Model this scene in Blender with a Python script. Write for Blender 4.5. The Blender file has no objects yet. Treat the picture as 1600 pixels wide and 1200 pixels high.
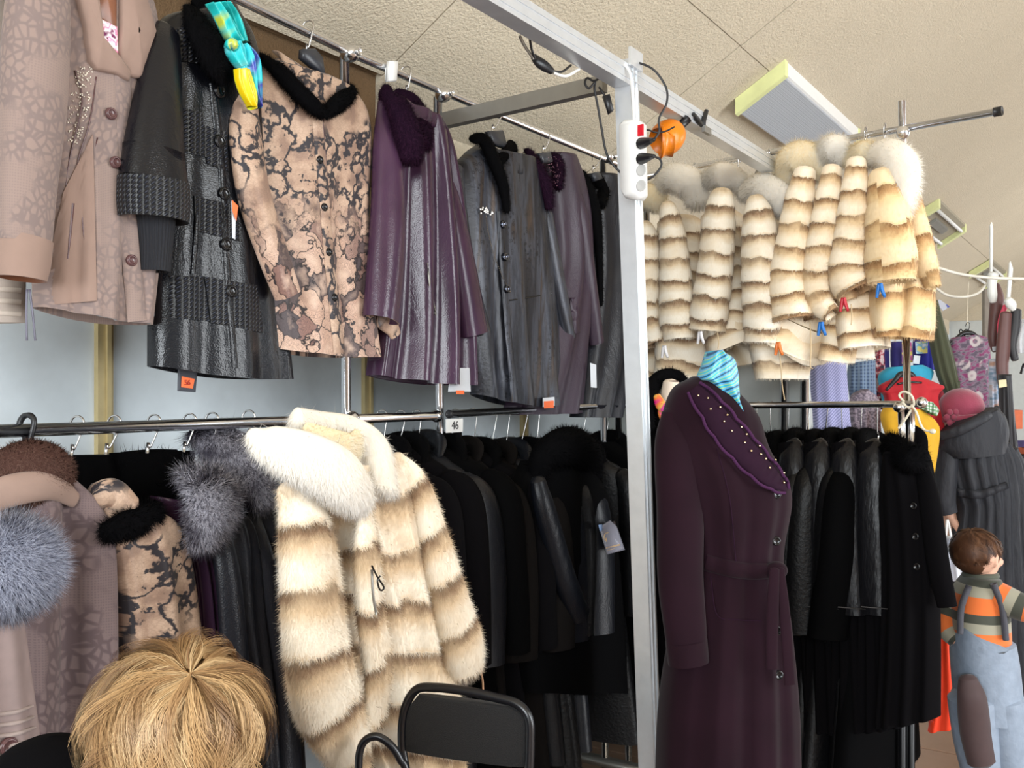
import bpy, math, random
import numpy as np
from mathutils import Vector
random.seed(7); rng = np.random.default_rng(7)
scn = bpy.context.scene; COL = scn.collection

# ---------------------------------------------------------------- camera, world, lights, exposure
cd = bpy.data.cameras.new('camera'); cam = bpy.data.objects.new('camera', cd); COL.objects.link(cam)
cam.location = (0, 0, 1.6); cam.rotation_euler = (math.radians(90), 0, 0)
cd.sensor_width = 36; cd.lens = 33.75; cd.shift_y = 10/1600; cd.clip_start = 0.05; scn.camera = cam
FPX, CZ, HV = 1500.0, 1.6, 610.0
wd = bpy.data.worlds.new('world'); scn.world = wd; wd.use_nodes = True
wd.node_tree.nodes['Background'].inputs[0].default_value = (.72, .82, 1, 1)
wd.node_tree.nodes['Background'].inputs[1].default_value = 0.38
scn.view_settings.view_transform = 'Standard'; scn.view_settings.look = 'None'
scn.view_settings.exposure = 0.18; scn.view_settings.gamma = 1
ANG = math.radians(56.83); E1 = (math.cos(ANG), math.sin(ANG)); E2 = (math.sin(ANG), -math.cos(ANG))
def area(name, a, b, z, w, h, power, col, aim):
    ld = bpy.data.lights.new(name, 'AREA'); ld.shape = 'RECTANGLE'; ld.size = w; ld.size_y = h; ld.energy = power; ld.color = col
    o = bpy.data.objects.new(name, ld); COL.objects.link(o)
    o.location = (a*E1[0]+b*E2[0], a*E1[1]+b*E2[1], z)
    t = Vector((aim[0]*E1[0]+aim[1]*E2[0], aim[0]*E1[1]+aim[1]*E2[1], aim[2]))
    o.rotation_euler = (t-o.location).to_track_quat('-Z', 'Z').to_euler()
area('window_light_right', 2.5, 4.35, 2.35, 8.0, 1.9, 560, (.93, .97, 1), (2.5, -2, 2.35))
area('window_light_back', -3.85, 1.0, 2.3, 5.0, 1.7, 430, (.9, .96, 1), (4, 0.6, 2.2))
area('window_light_far', 11.0, 4.35, 2.35, 6.0, 1.9, 420, (.93, .97, 1), (11, -2, 2.3))

# ---------------------------------------------------------------- materials
def lin(c):
    return tuple(((x/255)/12.92 if x/255 <= .04045 else ((x/255+.055)/1.055)**2.4) for x in c) + (1,)
class H:
    def __init__(s, name, rough=.6, metal=0, spec=.5, sheen=0, coat=0, alpha=1, trans=0):
        s.m = bpy.data.materials.new(name); s.m.use_nodes = True; s.t = s.m.node_tree
        s.b = s.t.nodes['Principled BSDF']; i = s.b.inputs
        i['Roughness'].default_value = rough; i['Metallic'].default_value = metal; i['Specular IOR Level'].default_value = spec
        i['Sheen Weight'].default_value = sheen; i['Coat Weight'].default_value = coat; i['Alpha'].default_value = alpha
        i['Transmission Weight'].default_value = trans
        s.tc = s.t.nodes.new('ShaderNodeTexCoord')
    uv = property(lambda s: s.tc.outputs['UV']); ob = property(lambda s: s.tc.outputs['Object'])
    def put(s, node, key, val):
        if val is None: return
        inp = node.inputs[key]
        if isinstance(val, bpy.types.NodeSocket): s.t.links.new(val, inp)
        else: inp.default_value = val
    def noise(s, vec, scale, detail=3, rough=.5, dist=0):
        n = s.t.nodes.new('ShaderNodeTexNoise'); s.put(n, 'Vector', vec); s.put(n, 'Scale', scale); s.put(n, 'Detail', detail)
        s.put(n, 'Roughness', rough); s.put(n, 'Distortion', dist); return n.outputs['Fac']
    def voro(s, vec, scale, feat='F1', out='Distance', rand=1):
        n = s.t.nodes.new('ShaderNodeTexVoronoi'); n.feature = feat; s.put(n, 'Vector', vec); s.put(n, 'Scale', scale); s.put(n, 'Randomness', rand)
        return n.outputs[out]
    def wave(s, vec, scale, dist=0, dirn='X', detail=2, dscale=1, rings=False):
        n = s.t.nodes.new('ShaderNodeTexWave'); s.put(n, 'Vector', vec); s.put(n, 'Scale', scale); s.put(n, 'Distortion', dist); s.put(n, 'Detail', detail); s.put(n, 'Detail Scale', dscale)
        if rings: n.wave_type = 'RINGS'
        else: n.bands_direction = dirn
        return n.outputs['Fac']
    def ramp(s, fac, stops, interp='LINEAR'):
        n = s.t.nodes.new('ShaderNodeValToRGB'); n.color_ramp.interpolation = interp; s.put(n, 'Fac', fac); e = n.color_ramp.elements
        while len(e) < len(stops): e.new(.5)
        for k, (p, c) in enumerate(stops):
            e[k].position = p; e[k].color = lin(c) if not isinstance(c, (int, float)) else (c, c, c, 1)
        return n.outputs['Color']
    def mix(s, fac, a, b, mode='MIX'):
        n = s.t.nodes.new('ShaderNodeMix'); n.data_type = 'RGBA'; n.blend_type = mode
        f = lambda v: lin(v) if isinstance(v, tuple) and len(v) == 3 else v
        s.put(n, 0, fac); s.put(n, 6, f(a)); s.put(n, 7, f(b)); return n.outputs[2]
    def math(s, op, a, b=0.0, c=None):
        n = s.t.nodes.new('ShaderNodeMath'); n.operation = op; s.put(n, 0, a); s.put(n, 1, b)
        if c is not None: s.put(n, 2, c)
        return n.outputs[0]
    def xyz(s, vec):
        n = s.t.nodes.new('ShaderNodeSeparateXYZ'); s.put(n, 0, vec); return n.outputs
    def cmb(s, x, y, z=0.0):
        n = s.t.nodes.new('ShaderNodeCombineXYZ'); s.put(n, 0, x); s.put(n, 1, y); s.put(n, 2, z); return n.outputs[0]
    def mp(s, vec, scale=(1, 1, 1), rot=(0, 0, 0), loc=(0, 0, 0)):
        n = s.t.nodes.new('ShaderNodeMapping'); s.put(n, 0, vec); s.put(n, 'Scale', scale); s.put(n, 'Rotation', rot); s.put(n, 'Location', loc); return n.outputs[0]
    def bump(s, h, strength=.5, dist=.002):
        n = s.t.nodes.new('ShaderNodeBump'); s.put(n, 'Height', h); s.put(n, 'Strength', strength); s.put(n, 'Distance', dist)
        s.t.links.new(n.outputs[0], s.b.inputs['Normal'])
    def col(s, c): s.put(s.b, 'Base Color', lin(c) if isinstance(c, tuple) and len(c) == 3 else c); return s.m
def plain(name, c, rough=.6, metal=0, var=.12, vs=25, bump=0, bs=200, bd=.001, **k):
    h = H(name, rough, metal, **k); n = h.noise(h.ob, vs, 4)
    if bump: h.bump(h.noise(h.ob, bs, 3), bump, bd)
    return h.col(h.mix(n, tuple(x*(1-var) for x in c), tuple(min(255, x*(1+var)) for x in c)))
def fur_mat(name, root, tip, patch=None, trans=0.0):
    h = H(name, .85, spec=.06)
    n = h.noise(h.mp(h.ob, (60, 60, 25)), 3, 3); at = h.t.nodes.new('ShaderNodeAttribute'); at.attribute_name = 'tip'
    c = h.mix(h.ramp(n, [(.42, 0), (.57, 1)]), tuple((x+y)/2 for x, y in zip(root, tip)), tip)
    if patch: c = h.mix(h.ramp(h.noise(h.ob, 9, 2), [(.48, 0), (.62, 1)]), c, patch)
    c = h.mix(h.ramp(at.outputs['Fac'], [(.0, 0), (.7, 1)]), root, c); h.col(c)
    if trans:
        t = h.t.nodes.new('ShaderNodeBsdfTranslucent'); h.t.links.new(c, t.inputs[0]); m = h.t.nodes.new('ShaderNodeMixShader'); m.inputs[0].default_value = trans
        o = [x for x in h.t.nodes if x.type == 'OUTPUT_MATERIAL'][0]; h.t.links.new(h.b.outputs[0], m.inputs[1]); h.t.links.new(t.outputs[0], m.inputs[2]); h.t.links.new(m.outputs[0], o.inputs[0])
    return h.m
def striped_fur(name, dark, mid, light, cream, period=.115, ph=0.0, cw=.085, stag=.022):
    h = H(name, .85, spec=.1, sheen=.12); x, y, _ = h.xyz(h.uv)
    cell = h.math('FLOOR', h.math('DIVIDE', x, cw)); w = h.t.nodes.new('ShaderNodeTexWhiteNoise'); w.noise_dimensions = '1D'; h.put(w, 'W', cell)
    off = h.math('MULTIPLY', w.outputs[0], stag)
    nz = h.math('MULTIPLY', h.noise(h.uv, 14, 3), .05)
    f = h.math('FRACT', h.math('DIVIDE', h.math('ADD', h.math('ADD', y, off), h.math('ADD', nz, ph)), period))
    c = h.ramp(f, [(0, cream), (.02, dark), (.13, mid), (.32, light), (.62, cream), (.93, cream), (1, light)])
    v = h.noise(h.uv, 7, 3); c2 = h.mix(h.ramp(v, [(.45, 0), (.75, .55)]), c, light)
    st = h.noise(h.mp(h.uv, (300, 40, 1)), 2, 2); return h.col(h.mix(h.ramp(st, [(.3, .0), (.8, .35)]), c2, light))
def leather(name, c, rough=.35, cre=.5, hi=None):
    h = H(name, rough, spec=.4); n = h.noise(h.mp(h.ob, (1, 1, .45)), 9, 5, .6, .6)
    h.bump(h.mix(.06, n, h.voro(h.ob, 300)), cre, .012)
    return h.col(h.mix(h.noise(h.ob, 5, 3), tuple(x*.82 for x in c), hi or tuple(min(255, x*1.2) for x in c)))

class MT: pass
def snake_mat(name, flowers=True, zsplit=0.0):
    h = H(name, .5, spec=.3, sheen=.1)
    wv = h.mp(h.uv, (13, 9, 1)); nz = h.noise(h.uv, 16, 4); big = h.noise(h.uv, 5, 3)
    base = h.mix(h.ramp(nz, [(.4, 0), (.62, 1)]), (186, 158, 136), (156, 126, 106))
    d = h.t.nodes.new('ShaderNodeVectorMath'); d.operation = 'ADD'; h.put(d, 0, wv)
    nn = h.t.nodes.new('ShaderNodeTexNoise'); h.put(nn, 'Vector', h.uv); h.put(nn, 'Scale', 22); h.put(nn, 'Detail', 4)
    vm = h.t.nodes.new('ShaderNodeVectorMath'); vm.operation = 'SCALE'; h.put(vm, 0, nn.outputs['Color']); vm.inputs['Scale'].default_value = 1.5; h.put(d, 1, vm.outputs[0])
    edge = h.voro(d.outputs[0], 1, 'DISTANCE_TO_EDGE')
    line = h.ramp(edge, [(.05, 1), (.1, 0)]); brk = h.ramp(big, [(.4, 0), (.46, 1)])
    scl = h.ramp(h.voro(h.mp(h.uv, (110, 160, 1)), 1, 'DISTANCE_TO_EDGE'), [(.03, 1), (.12, 0)])
    spots = h.ramp(h.noise(h.uv, 38, 3, .7), [(.6, 0), (.63, 1)])
    c = h.mix(h.math('MULTIPLY', scl, .25), base, (120, 95, 80))
    c = h.mix(h.math('MULTIPLY', h.ramp(nz, [(.52, 0), (.6, 1)]), .35), c, (112, 92, 84))
    c1 = h.mix(h.math('MAXIMUM', h.math('MULTIPLY', line, brk), h.math('MULTIPLY', spots, h.ramp(big, [(.5, 0), (.55, 1)]))), c, (44, 40, 44))
    if flowers:
        x, y, _ = h.xyz(h.uv)
        wv2 = h.mp(h.uv, (17, 12, 1)); d2 = h.t.nodes.new('ShaderNodeVectorMath'); d2.operation = 'ADD'; h.put(d2, 0, wv2); h.put(d2, 1, vm.outputs[0]); dv = d2.outputs[0]
        cellc, _, _ = h.xyz(h.voro(dv, 1.0, 'F1', 'Color')); F1 = h.voro(dv, 1.0); eg = h.voro(dv, 1.0, 'DISTANCE_TO_EDGE')
        fill = h.ramp(cellc, [(0, (88, 72, 70)), (.2, (146, 116, 104)), (.36, (196, 164, 144)), (.5, (186, 152, 132)), (.64, (74, 64, 66)), (.74, (192, 160, 140)), (.9, (130, 98, 88))], 'CONSTANT')
        strk = h.ramp(h.wave(h.cmb(h.math('MULTIPLY', F1, 2.0), nz, 0.0), 3.0, 3, 'X', 2, 2), [(.5, 0), (.75, 1)]); fl = h.mix(h.math('MULTIPLY', strk, .45), fill, (58, 48, 48)); fl = h.mix(h.ramp(F1, [(.1, .75), (.45, 0)]), fl, (206, 178, 158))
        fl = h.mix(h.ramp(eg, [(.015, 1), (.045, 0)]), fl, (40, 32, 32))
        t = h.math('MULTIPLY_ADD', y, 9, h.math('MULTIPLY_ADD', nz, 3.0, -4.4)); t = h.math('MINIMUM', h.math('MAXIMUM', t, 0.0), 1.0)
        c1 = h.mix(t, c1, fl)
    return h.col(c1)
def emboss(name, a, b, scale=38):
    h = H(name, .75, sheen=.2, spec=.25); big = h.ramp(h.noise(h.uv, 7, 2), [(.52, 0), (.58, 1)])
    e = h.ramp(h.voro(h.mp(h.uv, (1.2, 1, 1)), scale, 'DISTANCE_TO_EDGE'), [(.08, 1), (.2, 0)])
    dots = h.ramp(h.voro(h.uv, 190, rand=.15), [(.25, 1), (.4, 0)])
    return h.col(h.mix(h.math('MULTIPLY', h.mix(big, h.math('MULTIPLY', e, 1.0), h.math('MULTIPLY', dots, .45)), .7), a, b))
def woven(name, c):
    h = H(name, .4, spec=.5); w = h.wave(h.mp(h.uv, (1, 1, 1)), 22, 0, 'X'); w2 = h.wave(h.mp(h.uv, (1, 1, 1), (0, 0, .6)), 38, 0, 'Y')
    hh = h.math('MULTIPLY', w, w2); h.bump(hh, .9, .006)
    return h.col(h.mix(h.ramp(hh, [(.2, 0), (.7, 1)]), tuple(x*.45 for x in c), tuple(min(255, x*1.9) for x in c)))
def foil_mat(name):
    h = H(name, .42, .25, spec=.5)
    s = h.noise(h.mp(h.uv, (22, 2.2, 1)), 1, 4, .6, .4); c = h.ramp(s, [(.3, (16, 16, 21)), (.45, (36, 37, 44)), (.54, (62, 65, 74)), (.62, (46, 40, 39)), (.7, (70, 57, 49)), (.8, (22, 22, 27))])
    cell = h.voro(h.uv, 60); r = h.ramp(cell, [(.15, 0), (.22, 1), (.3, 1), (.38, 0)])
    msk = h.ramp(h.noise(h.mp(h.uv, (12, 2.5, 1)), 1, 3), [(.48, 0), (.54, 1)])
    c = h.mix(h.math('MULTIPLY', h.math('MULTIPLY', r, msk), .8), c, (14, 14, 18)); h.bump(h.noise(h.uv, 60, 3), .4, .003)
    return h.col(c)
def concrete(name, a, b, speck, s1=1.0):
    h = H(name, .95, spec=.15); n = h.noise(h.ob, 1.6*s1, 5, .6); f = h.noise(h.ob, 95, 3, .7); sp = h.ramp(h.noise(h.ob, 150, 2, .8), [(.6, 0), (.72, 1)])
    h.bump(f, .8, .012); c = h.mix(n, a, b); c = h.mix(h.math('MULTIPLY', h.ramp(f, [(.4, 0), (.65, 1)]), .3), c, tuple(min(255, x*1.12) for x in b))
    return h.col(h.mix(h.math('MULTIPLY', sp, .45), c, speck))
def lined(name, stops, scale, dirn='Y', dist=3, rough=.5, rot=0):
    h = H(name, rough, sheen=.1); n = h.wave(h.mp(h.uv, (1, 1, 1), (0, 0, rot)), scale, dist, dirn, 2, .8); return h.col(h.ramp(n, stops))
def nstops(name, stops, scale, rough=.6, stretch=(1, 1, 1), detail=2, interp='LINEAR', **k):
    h = H(name, rough, **k); return h.col(h.ramp(h.noise(h.mp(h.uv, stretch), scale, detail), stops, interp))
def plaid(name, base, a, b, s=55):
    h = H(name, .8, sheen=.1); x = h.ramp(h.wave(h.uv, s/6.28*2, 0, 'X'), [(.4, 0), (.6, 1)]); y = h.ramp(h.wave(h.uv, s/6.28*2, 0, 'Y'), [(.4, 0), (.6, 1)])
    return h.col(h.mix(h.math('MULTIPLY', x, .7), h.mix(h.math('MULTIPLY', y, .7), base, a), b))

# ---------------------------------------------------------------- frames: pixel -> point on a vertical plane
class F:
    def __init__(s, P0, ang): s.P0 = P0; s.a = ang; s.d = (math.cos(ang), math.sin(ang)); s.n = (math.sin(ang), -math.cos(ang))
    def at(s, u, v, d=0.0):
        rx = (u-800)/FPX; rz = (HV-v)/FPX
        t = (s.P0[0]*s.n[0]+s.P0[1]*s.n[1]+d)/(rx*s.n[0]+s.n[1]); px, py = rx*t, t
        return ((px-s.P0[0])*s.d[0]+(py-s.P0[1])*s.d[1], -d, CZ+rz*t)
    def w(s, p): return (s.P0[0]+s.d[0]*p[0]-s.n[0]*(-p[1])*-1, s.P0[1]+s.d[1]*p[0]-s.n[1]*(-p[1])*-1, p[2])
    def depth(s, u, d=0.0):
        rx = (u-800)/FPX; return (s.P0[0]*s.n[0]+s.P0[1]*s.n[1]+d)/(rx*s.n[0]+s.n[1])
RM = F((0, 0), ANG)                                # room axes: x along the rack wall, -y towards the aisle
BR = -1.841                                        # the rack line
LR = F((E2[0]*BR, E2[1]*BR), ANG)                  # left racks
RR = F((.595, 4.25), math.radians(-43.2))          # right racks
def WF(y): return F((0, y), 0.0)

# ---------------------------------------------------------------- mesh builder
def interp(A, n, smooth=True):
    A = np.asarray(A, float); m = len(A)
    t = np.linspace(0, m-1, n); i = np.clip(t.astype(int), 0, m-2); f = (t-i)[:, None]
    if not smooth or m < 3: return A[i]*(1-f)+A[i+1]*f
    P = np.vstack([2*A[0]-A[1], A, 2*A[-1]-A[-2]])
    a, b, c, d = P[i], P[i+1], P[i+2], P[i+3]
    return .5*((2*b)+(-a+c)*f+(2*a-5*b+4*c-d)*f*f+(-a+3*b-3*c+d)*f**3)
class G:
    def __init__(s): s.v = []; s.f = []; s.uv = []; s.mi = []; s.n = 0; s.fn = None; s.flat = False
    def add(s, V, Fc, UV=None, mi=0):
        V = np.asarray(V, float).reshape(-1, 3); UV = np.zeros((len(V), 2)) if UV is None else np.asarray(UV, float).reshape(-1, 2)
        s.v.append(V); s.uv.append(UV); s.f += [tuple(i+s.n for i in q) for q in Fc]; s.mi += [mi]*len(Fc); s.n += len(V); return s
    def grid(s, P, UV, wrap=False, out=None, mi=0):
        P = np.asarray(P, float); n, m = P.shape[:2]; q = []
        for i in range(n-1):
            for j in range(m if wrap else m-1):
                k = (j+1) % m; q.append((i*m+j, i*m+k, (i+1)*m+k, (i+1)*m+j))
        c = P.reshape(-1, 3); a = np.array(q); nn = np.cross(c[a[:, 2]]-c[a[:, 0]], c[a[:, 3]]-c[a[:, 1]]); cen = c[a].mean(1)
        if out is None: ref = cen-np.repeat(.5*(P[:-1].mean(1)+P[1:].mean(1)), m if wrap else m-1, 0)
        else: ref = np.broadcast_to(np.asarray(out, float), cen.shape)
        if (nn*ref).sum() < 0: q = [x[::-1] for x in q]
        return s.add(c, q, UV, mi)
    def box(s, c, sz, ang=0, mi=0):
        x, y, z = [k/2 for k in sz]; V = [(i, j, k) for i in (-x, x) for j in (-y, y) for k in (-z, z)]
        ca, sa = math.cos(ang), math.sin(ang); V = [(c[0]+p[0]*ca-p[1]*sa, c[1]+p[0]*sa+p[1]*ca, c[2]+p[2]) for p in V]
        return s.add(V, [(0, 1, 3, 2), (4, 6, 7, 5), (0, 4, 5, 1), (2, 3, 7, 6), (0, 2, 6, 4), (1, 5, 7, 3)], [(p[0]+p[1], p[2]) for p in V], mi)
    def hexa(s, V8, mi=0):   # bottom 4 (ccw), top 4
        return s.add(V8, [(3, 2, 1, 0), (4, 5, 6, 7), (0, 1, 5, 4), (1, 2, 6, 5), (2, 3, 7, 6), (3, 0, 4, 7)], [(p[0], p[2]) for p in V8], mi)
    def bar(s, p, q, w, h, up=(0, 0, 1)):   # a rectangular bar between two points
        p, q = Vector(p), Vector(q); d = (q-p).normalized(); sd = d.cross(Vector(up)).normalized()*w/2; u = sd.cross(d).normalized()*h/2
        return s.hexa([p-sd-u, q-sd-u, q+sd-u, p+sd-u, p-sd+u, q-sd+u, q+sd+u, p+sd+u])
    def ell(s, c, r, nu=20, nv=12, z0=-1, z1=1, jitter=0):
        th = np.linspace(math.asin(max(-1, z0)), math.asin(min(1, z1)), nv); ph = np.linspace(0, 2*math.pi, nu, endpoint=False)
        P = np.array([[(c[0]+r[0]*math.cos(t)*math.cos(p), c[1]+r[1]*math.cos(t)*math.sin(p), c[2]+r[2]*math.sin(t)) for p in ph] for t in th])
        if jitter: P += rng.normal(0, jitter, P.shape)
        UV = np.array([[(p*r[0], t*r[2]) for p in ph] for t in th]); return s.grid(P, UV, True, out=None if z0 > -1 else None)
    def tube(s, pts, r, n=None, seg=8, cap=True, smooth=True):   # 3-D tube, parallel transported
        A = np.asarray(pts, float); n = n or max(2, (len(A)-1)*8+1); R = np.asarray([r]*len(A) if np.isscalar(r) else r, float)[:, None]
        if len(A) == 2: n = max(2, min(n, 3)) if np.isscalar(r) else n
        Q = interp(np.hstack([A, R]), n, smooth); P, R = Q[:, :3], Q[:, 3]
        T = np.gradient(P, axis=0); T /= np.linalg.norm(T, axis=1)[:, None]+1e-9
        u = np.cross(T[0], (0, 0, 1) if abs(T[0][2]) < .9 else (1, 0, 0)); u /= np.linalg.norm(u); rows = []; L = 0; uv = []
        for i in range(len(P)):
            u = u-T[i]*u.dot(T[i]); u /= np.linalg.norm(u); w = np.cross(T[i], u)
            if i: L += np.linalg.norm(P[i]-P[i-1])
            rows.append([P[i]+R[i]*(u*math.cos(a)+w*math.sin(a)) for a in np.linspace(0, 2*math.pi, seg, endpoint=False)]); uv.append([(k/seg*6.28*R[i], L) for k in range(seg)])
        b = s.n; s.grid(rows, uv, True)
        if cap:
            m = len(P); s.f += [tuple(b+k for k in range(seg)), tuple(b+(m-1)*seg+k for k in reversed(range(seg)))]; s.mi += [0, 0]
        return s
    def disc(s, c, r, th, nrm=(0, -1, 0), seg=14):
        n = Vector(nrm).normalized(); c = Vector(c); u = n.cross(Vector((0, 0, 1)) if abs(n.z) < .9 else Vector((1, 0, 0))).normalized(); w = n.cross(u)
        R = [(1, 0), (1, .75), (.94, 1), (.72, 1), (.66, .8), (.02, .8)]; P = [[tuple(c+n*th*h+(u*math.cos(a)+w*math.sin(a))*r*k) for a in np.linspace(0, 2*math.pi, seg, endpoint=False)] for k, h in R]
        return s.grid(P, np.zeros((len(R), seg, 2)), True, out=tuple(n))
    def poly(s, pts, th, nrm=(0, -1, 0), bevel=.15, mi=0):   # puffed polygon plate
        from mathutils.geometry import tessellate_polygon
        A = np.asarray(pts, float); n = np.array(nrm, float); n /= np.linalg.norm(n); c = A.mean(0); B = A+n*th*.7; Cc = c+(A-c)*(1-bevel)+n*th; m = len(A)
        V = np.vstack([A, B, Cc]); q = []
        for r0 in (0, m):
            for i in range(m): q.append((r0+i, r0+(i+1) % m, r0+m+(i+1) % m, r0+m+i))
        t = tessellate_polygon([[Vector(p) for p in A]])
        nn = np.cross(V[q[0][1]]-V[q[0][0]], V[q[0][3]]-V[q[0][0]]); tot = 0
        for x in q: tot += np.cross(V[x[1]]-V[x[0]], V[x[3]]-V[x[0]]).dot(V[list(x)].mean(0)-c)
        if tot < 0: q = [x[::-1] for x in q]
        for x in t:
            k = np.cross(A[x[1]]-A[x[0]], A[x[2]]-A[x[0]]).dot(n); x = tuple(x) if k > 0 else tuple(x)[::-1]
            q.append(tuple(i+2*m for i in x)); q.append(tuple(x)[::-1])
        return s.add(V, q, [(p[0], -p[2]) for p in V], mi)
    def loft(s, L, R, D=.08, back=.03, rows=44, cols=40, folds=(), hem=True, neck=0.0, pw=.8, sag=.0, wob=.0, lin_mi=0, lines=None):
        # L, R: matching edge points (x, y, z) ; y is the plane the edges lie in, front bulges towards -y
        L = interp(L, rows); R = interp(R, rows); th = np.linspace(0, 2*math.pi, cols*2, endpoint=False); P = np.zeros((rows, cols*2, 3)); UV = np.zeros((rows, cols*2, 2))
        Dp = D if np.isscalar(D) else interp(np.array(D)[:, None], rows)[:, 0]
        cumL = 0
        for i in range(rows):
            h = i/(rows-1); c = (L[i]+R[i])/2
            if i: cumL += np.linalg.norm(c-(L[i-1]+R[i-1])/2)
            d = Dp if np.isscalar(Dp) else Dp[i]
            for j, a in enumerate(th):
                t = (1-math.cos(a))/2; sn = math.sin(a); y = -d*abs(sn)**pw if sn >= 0 else back*abs(sn)**pw
                if sn > 0:
                    for (am, fr, ph, p) in folds: y -= am*math.sin(6.283*fr*t+ph+h*1.1)*(h**p)*min(1, 3*sn)
                    y -= wob*math.sin(9*h+5*t)*sn
                p = L[i]*(1-t)+R[i]*t; P[i, j] = (p[0], p[1]+y, p[2]-sag*math.sin(math.pi*t)*h-neck*math.sin(math.pi*t)*max(0, 1-h*9)**1.5*(1 if sn > 0 else .5)); UV[i, j] = (p[0] if sn >= 0 else -p[0], cumL)
        s.front = (P[:, 1:cols], L, R); s.grid(P, UV, True)
        b = s.n-rows*cols*2; m = cols*2
        if hem:   # turned-in hem and a lining further up
            c = P[-1].mean(0); E = (P[-1]-c)*np.array([.97, .85, 1])+c; up = E+np.array([0, 0, .05]); s.grid([P[-1], E, up], [UV[-1]]*3, True, out=(0, 0, -1), mi=lin_mi)
            s.f.append(tuple(s.n-m+k for k in range(m))); s.mi.append(lin_mi)
        s.f.append(tuple(b+k for k in range(m))); s.mi.append(1 if neck else 0)
        return s
    def sleeve(s, pts, ry=.8, rows=36, seg=24, folds=(), open_end=True, lin_mi=0, cap0=True):
        # pts: (x, y, z, r) ; elliptical section, ry = depth / width
        A = interp(pts, rows); P3, R = A[:, :3], A[:, 3]; T = np.gradient(P3, axis=0); T /= np.linalg.norm(T, axis=1)[:, None]
        N = np.stack([-T[:, 2], 0*T[:, 0], T[:, 0]], 1); N /= np.linalg.norm(N, axis=1)[:, None]+1e-9; rows_, uv = [], []; L = 0
        for i in range(rows):
            h = i/(rows-1)
            if i: L += np.linalg.norm(P3[i]-P3[i-1])
            rr, uu = [], []
            for a in np.linspace(0, 2*math.pi, seg, endpoint=False):
                k = 1.0
                for (am, fr, ph, p) in folds: k += am*math.sin(fr*a+ph+3*h)*h**p
                for (am, per, ph) in getattr(s, 'rings', ()): k += am*(abs(math.sin(math.pi*(L+ph)/per))**.5-.6)
                rr.append(P3[i]+N[i]*R[i]*math.cos(a)*k+np.array([0, 1, 0])*R[i]*ry*math.sin(a)*k); uu.append((a*R.mean(), L))
            rows_.append(rr); uv.append(uu)
        b = s.n; s.grid(rows_, uv, True); P = np.array(rows_)
        if cap0:
            c = P[0].mean(0)-T[0]*R[0]*.45; mid = (P[0]-P[0].mean(0))*.7+P[0].mean(0)-T[0]*R[0]*.3; s.grid([P[0], mid, mid*.02+c*.98], [uv[0]]*3, True, out=-T[0])
        e = P[-1]
        if open_end:
            c = e.mean(0); I = (e-c)*.9+c; up = I-T[-1]*R[-1]*.9; s.grid([e, I, up], [uv[-1]]*3, True, out=T[-1], mi=lin_mi); s.f.append(tuple(s.n-seg+k for k in range(seg))); s.mi.append(lin_mi)
        else:
            c = e.mean(0); I = (e-c)*.7+c+T[-1]*R[-1]*.3; s.grid([e, I, I*.02+(c+T[-1]*R[-1]*.4)*.98], [uv[-1]]*3, True, out=T[-1])
        return s
    def arrays(s):
        V = np.vstack(s.v); UV = np.vstack(s.uv); return V, UV
    def fur(s, count, length, width, droop=.6, lift=.5, rand=.35, down=(0, 0, -1), only=None):
        V, UV = s.arrays(); tri = []
        for q, m in zip(s.f, s.mi):
            if len(q) <= 4 and m == 0:
                tri.append((q[0], q[1], q[2]))
                if len(q) == 4: tri.append((q[0], q[2], q[3]))
        T = np.array(tri); a, b, c = V[T[:, 0]], V[T[:, 1]], V[T[:, 2]]; n = np.cross(b-a, c-a); ar = np.linalg.norm(n, axis=1); vn = np.zeros_like(V)
        for k in range(3): np.add.at(vn, T[:, k], n)
        vn /= np.linalg.norm(vn, axis=1)[:, None]+1e-12
        w = ar*np.where(n[:, 1] > 0.3*ar, .45, 1.0)
        if only is not None: w = w*only(V[T].mean(1))
        w /= w.sum(); i = rng.choice(len(T), count, p=w); r1 = np.sqrt(rng.random(count))[:, None]; r2 = rng.random(count)[:, None]
        B = (1-r1, r1*(1-r2), r1*r2); P = sum(B[k]*V[T[i, k]] for k in range(3)); U = sum(B[k]*UV[T[i, k]] for k in range(3)); Nn = sum(B[k]*vn[T[i, k]] for k in range(3))
        Nn /= np.linalg.norm(Nn, axis=1)[:, None]+1e-12
        dr = np.asarray(down, float); d = Nn*lift+dr*droop+rng.normal(0, rand, (count, 3)); d /= np.linalg.norm(d, axis=1)[:, None]
        t = np.cross(d, Nn); t /= np.linalg.norm(t, axis=1)[:, None]+1e-9; ln = length*(.6+.7*rng.random(count))[:, None]
        P = P-Nn*.001; b0 = P-t*width/2; b1 = P+t*width/2; tip = P+d*ln
        NV = np.stack([b0, b1, tip], 1).reshape(-1, 3); k = np.arange(count)*3+s.n
        nb = s.n; s.v.append(NV); s.uv.append(np.repeat(U, 3, 0)); s.n += len(NV); s.blades = np.stack([k, k+1, k+2], 1); s.fn = np.vstack([vn, np.repeat(Nn, 3, 0)])
        return s
    def mesh(s, name, mats, org=(0, 0, 0)):
        V, UV = s.arrays(); V = V-np.asarray(org); me = bpy.data.meshes.new(name)
        lt = [len(q) for q in s.f]; idx = [i for q in s.f for i in q]; mi = list(s.mi)
        if hasattr(s, 'blades'): lt += [3]*len(s.blades); idx = np.concatenate([np.array(idx, dtype=np.int64), s.blades.ravel()]); mi += [0]*len(s.blades)
        lt = np.array(lt, dtype=np.int32); idx = np.array(idx, dtype=np.int32)
        me.vertices.add(len(V)); me.vertices.foreach_set('co', V.ravel().astype(np.float32)); me.loops.add(len(idx)); me.loops.foreach_set('vertex_index', idx)
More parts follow.
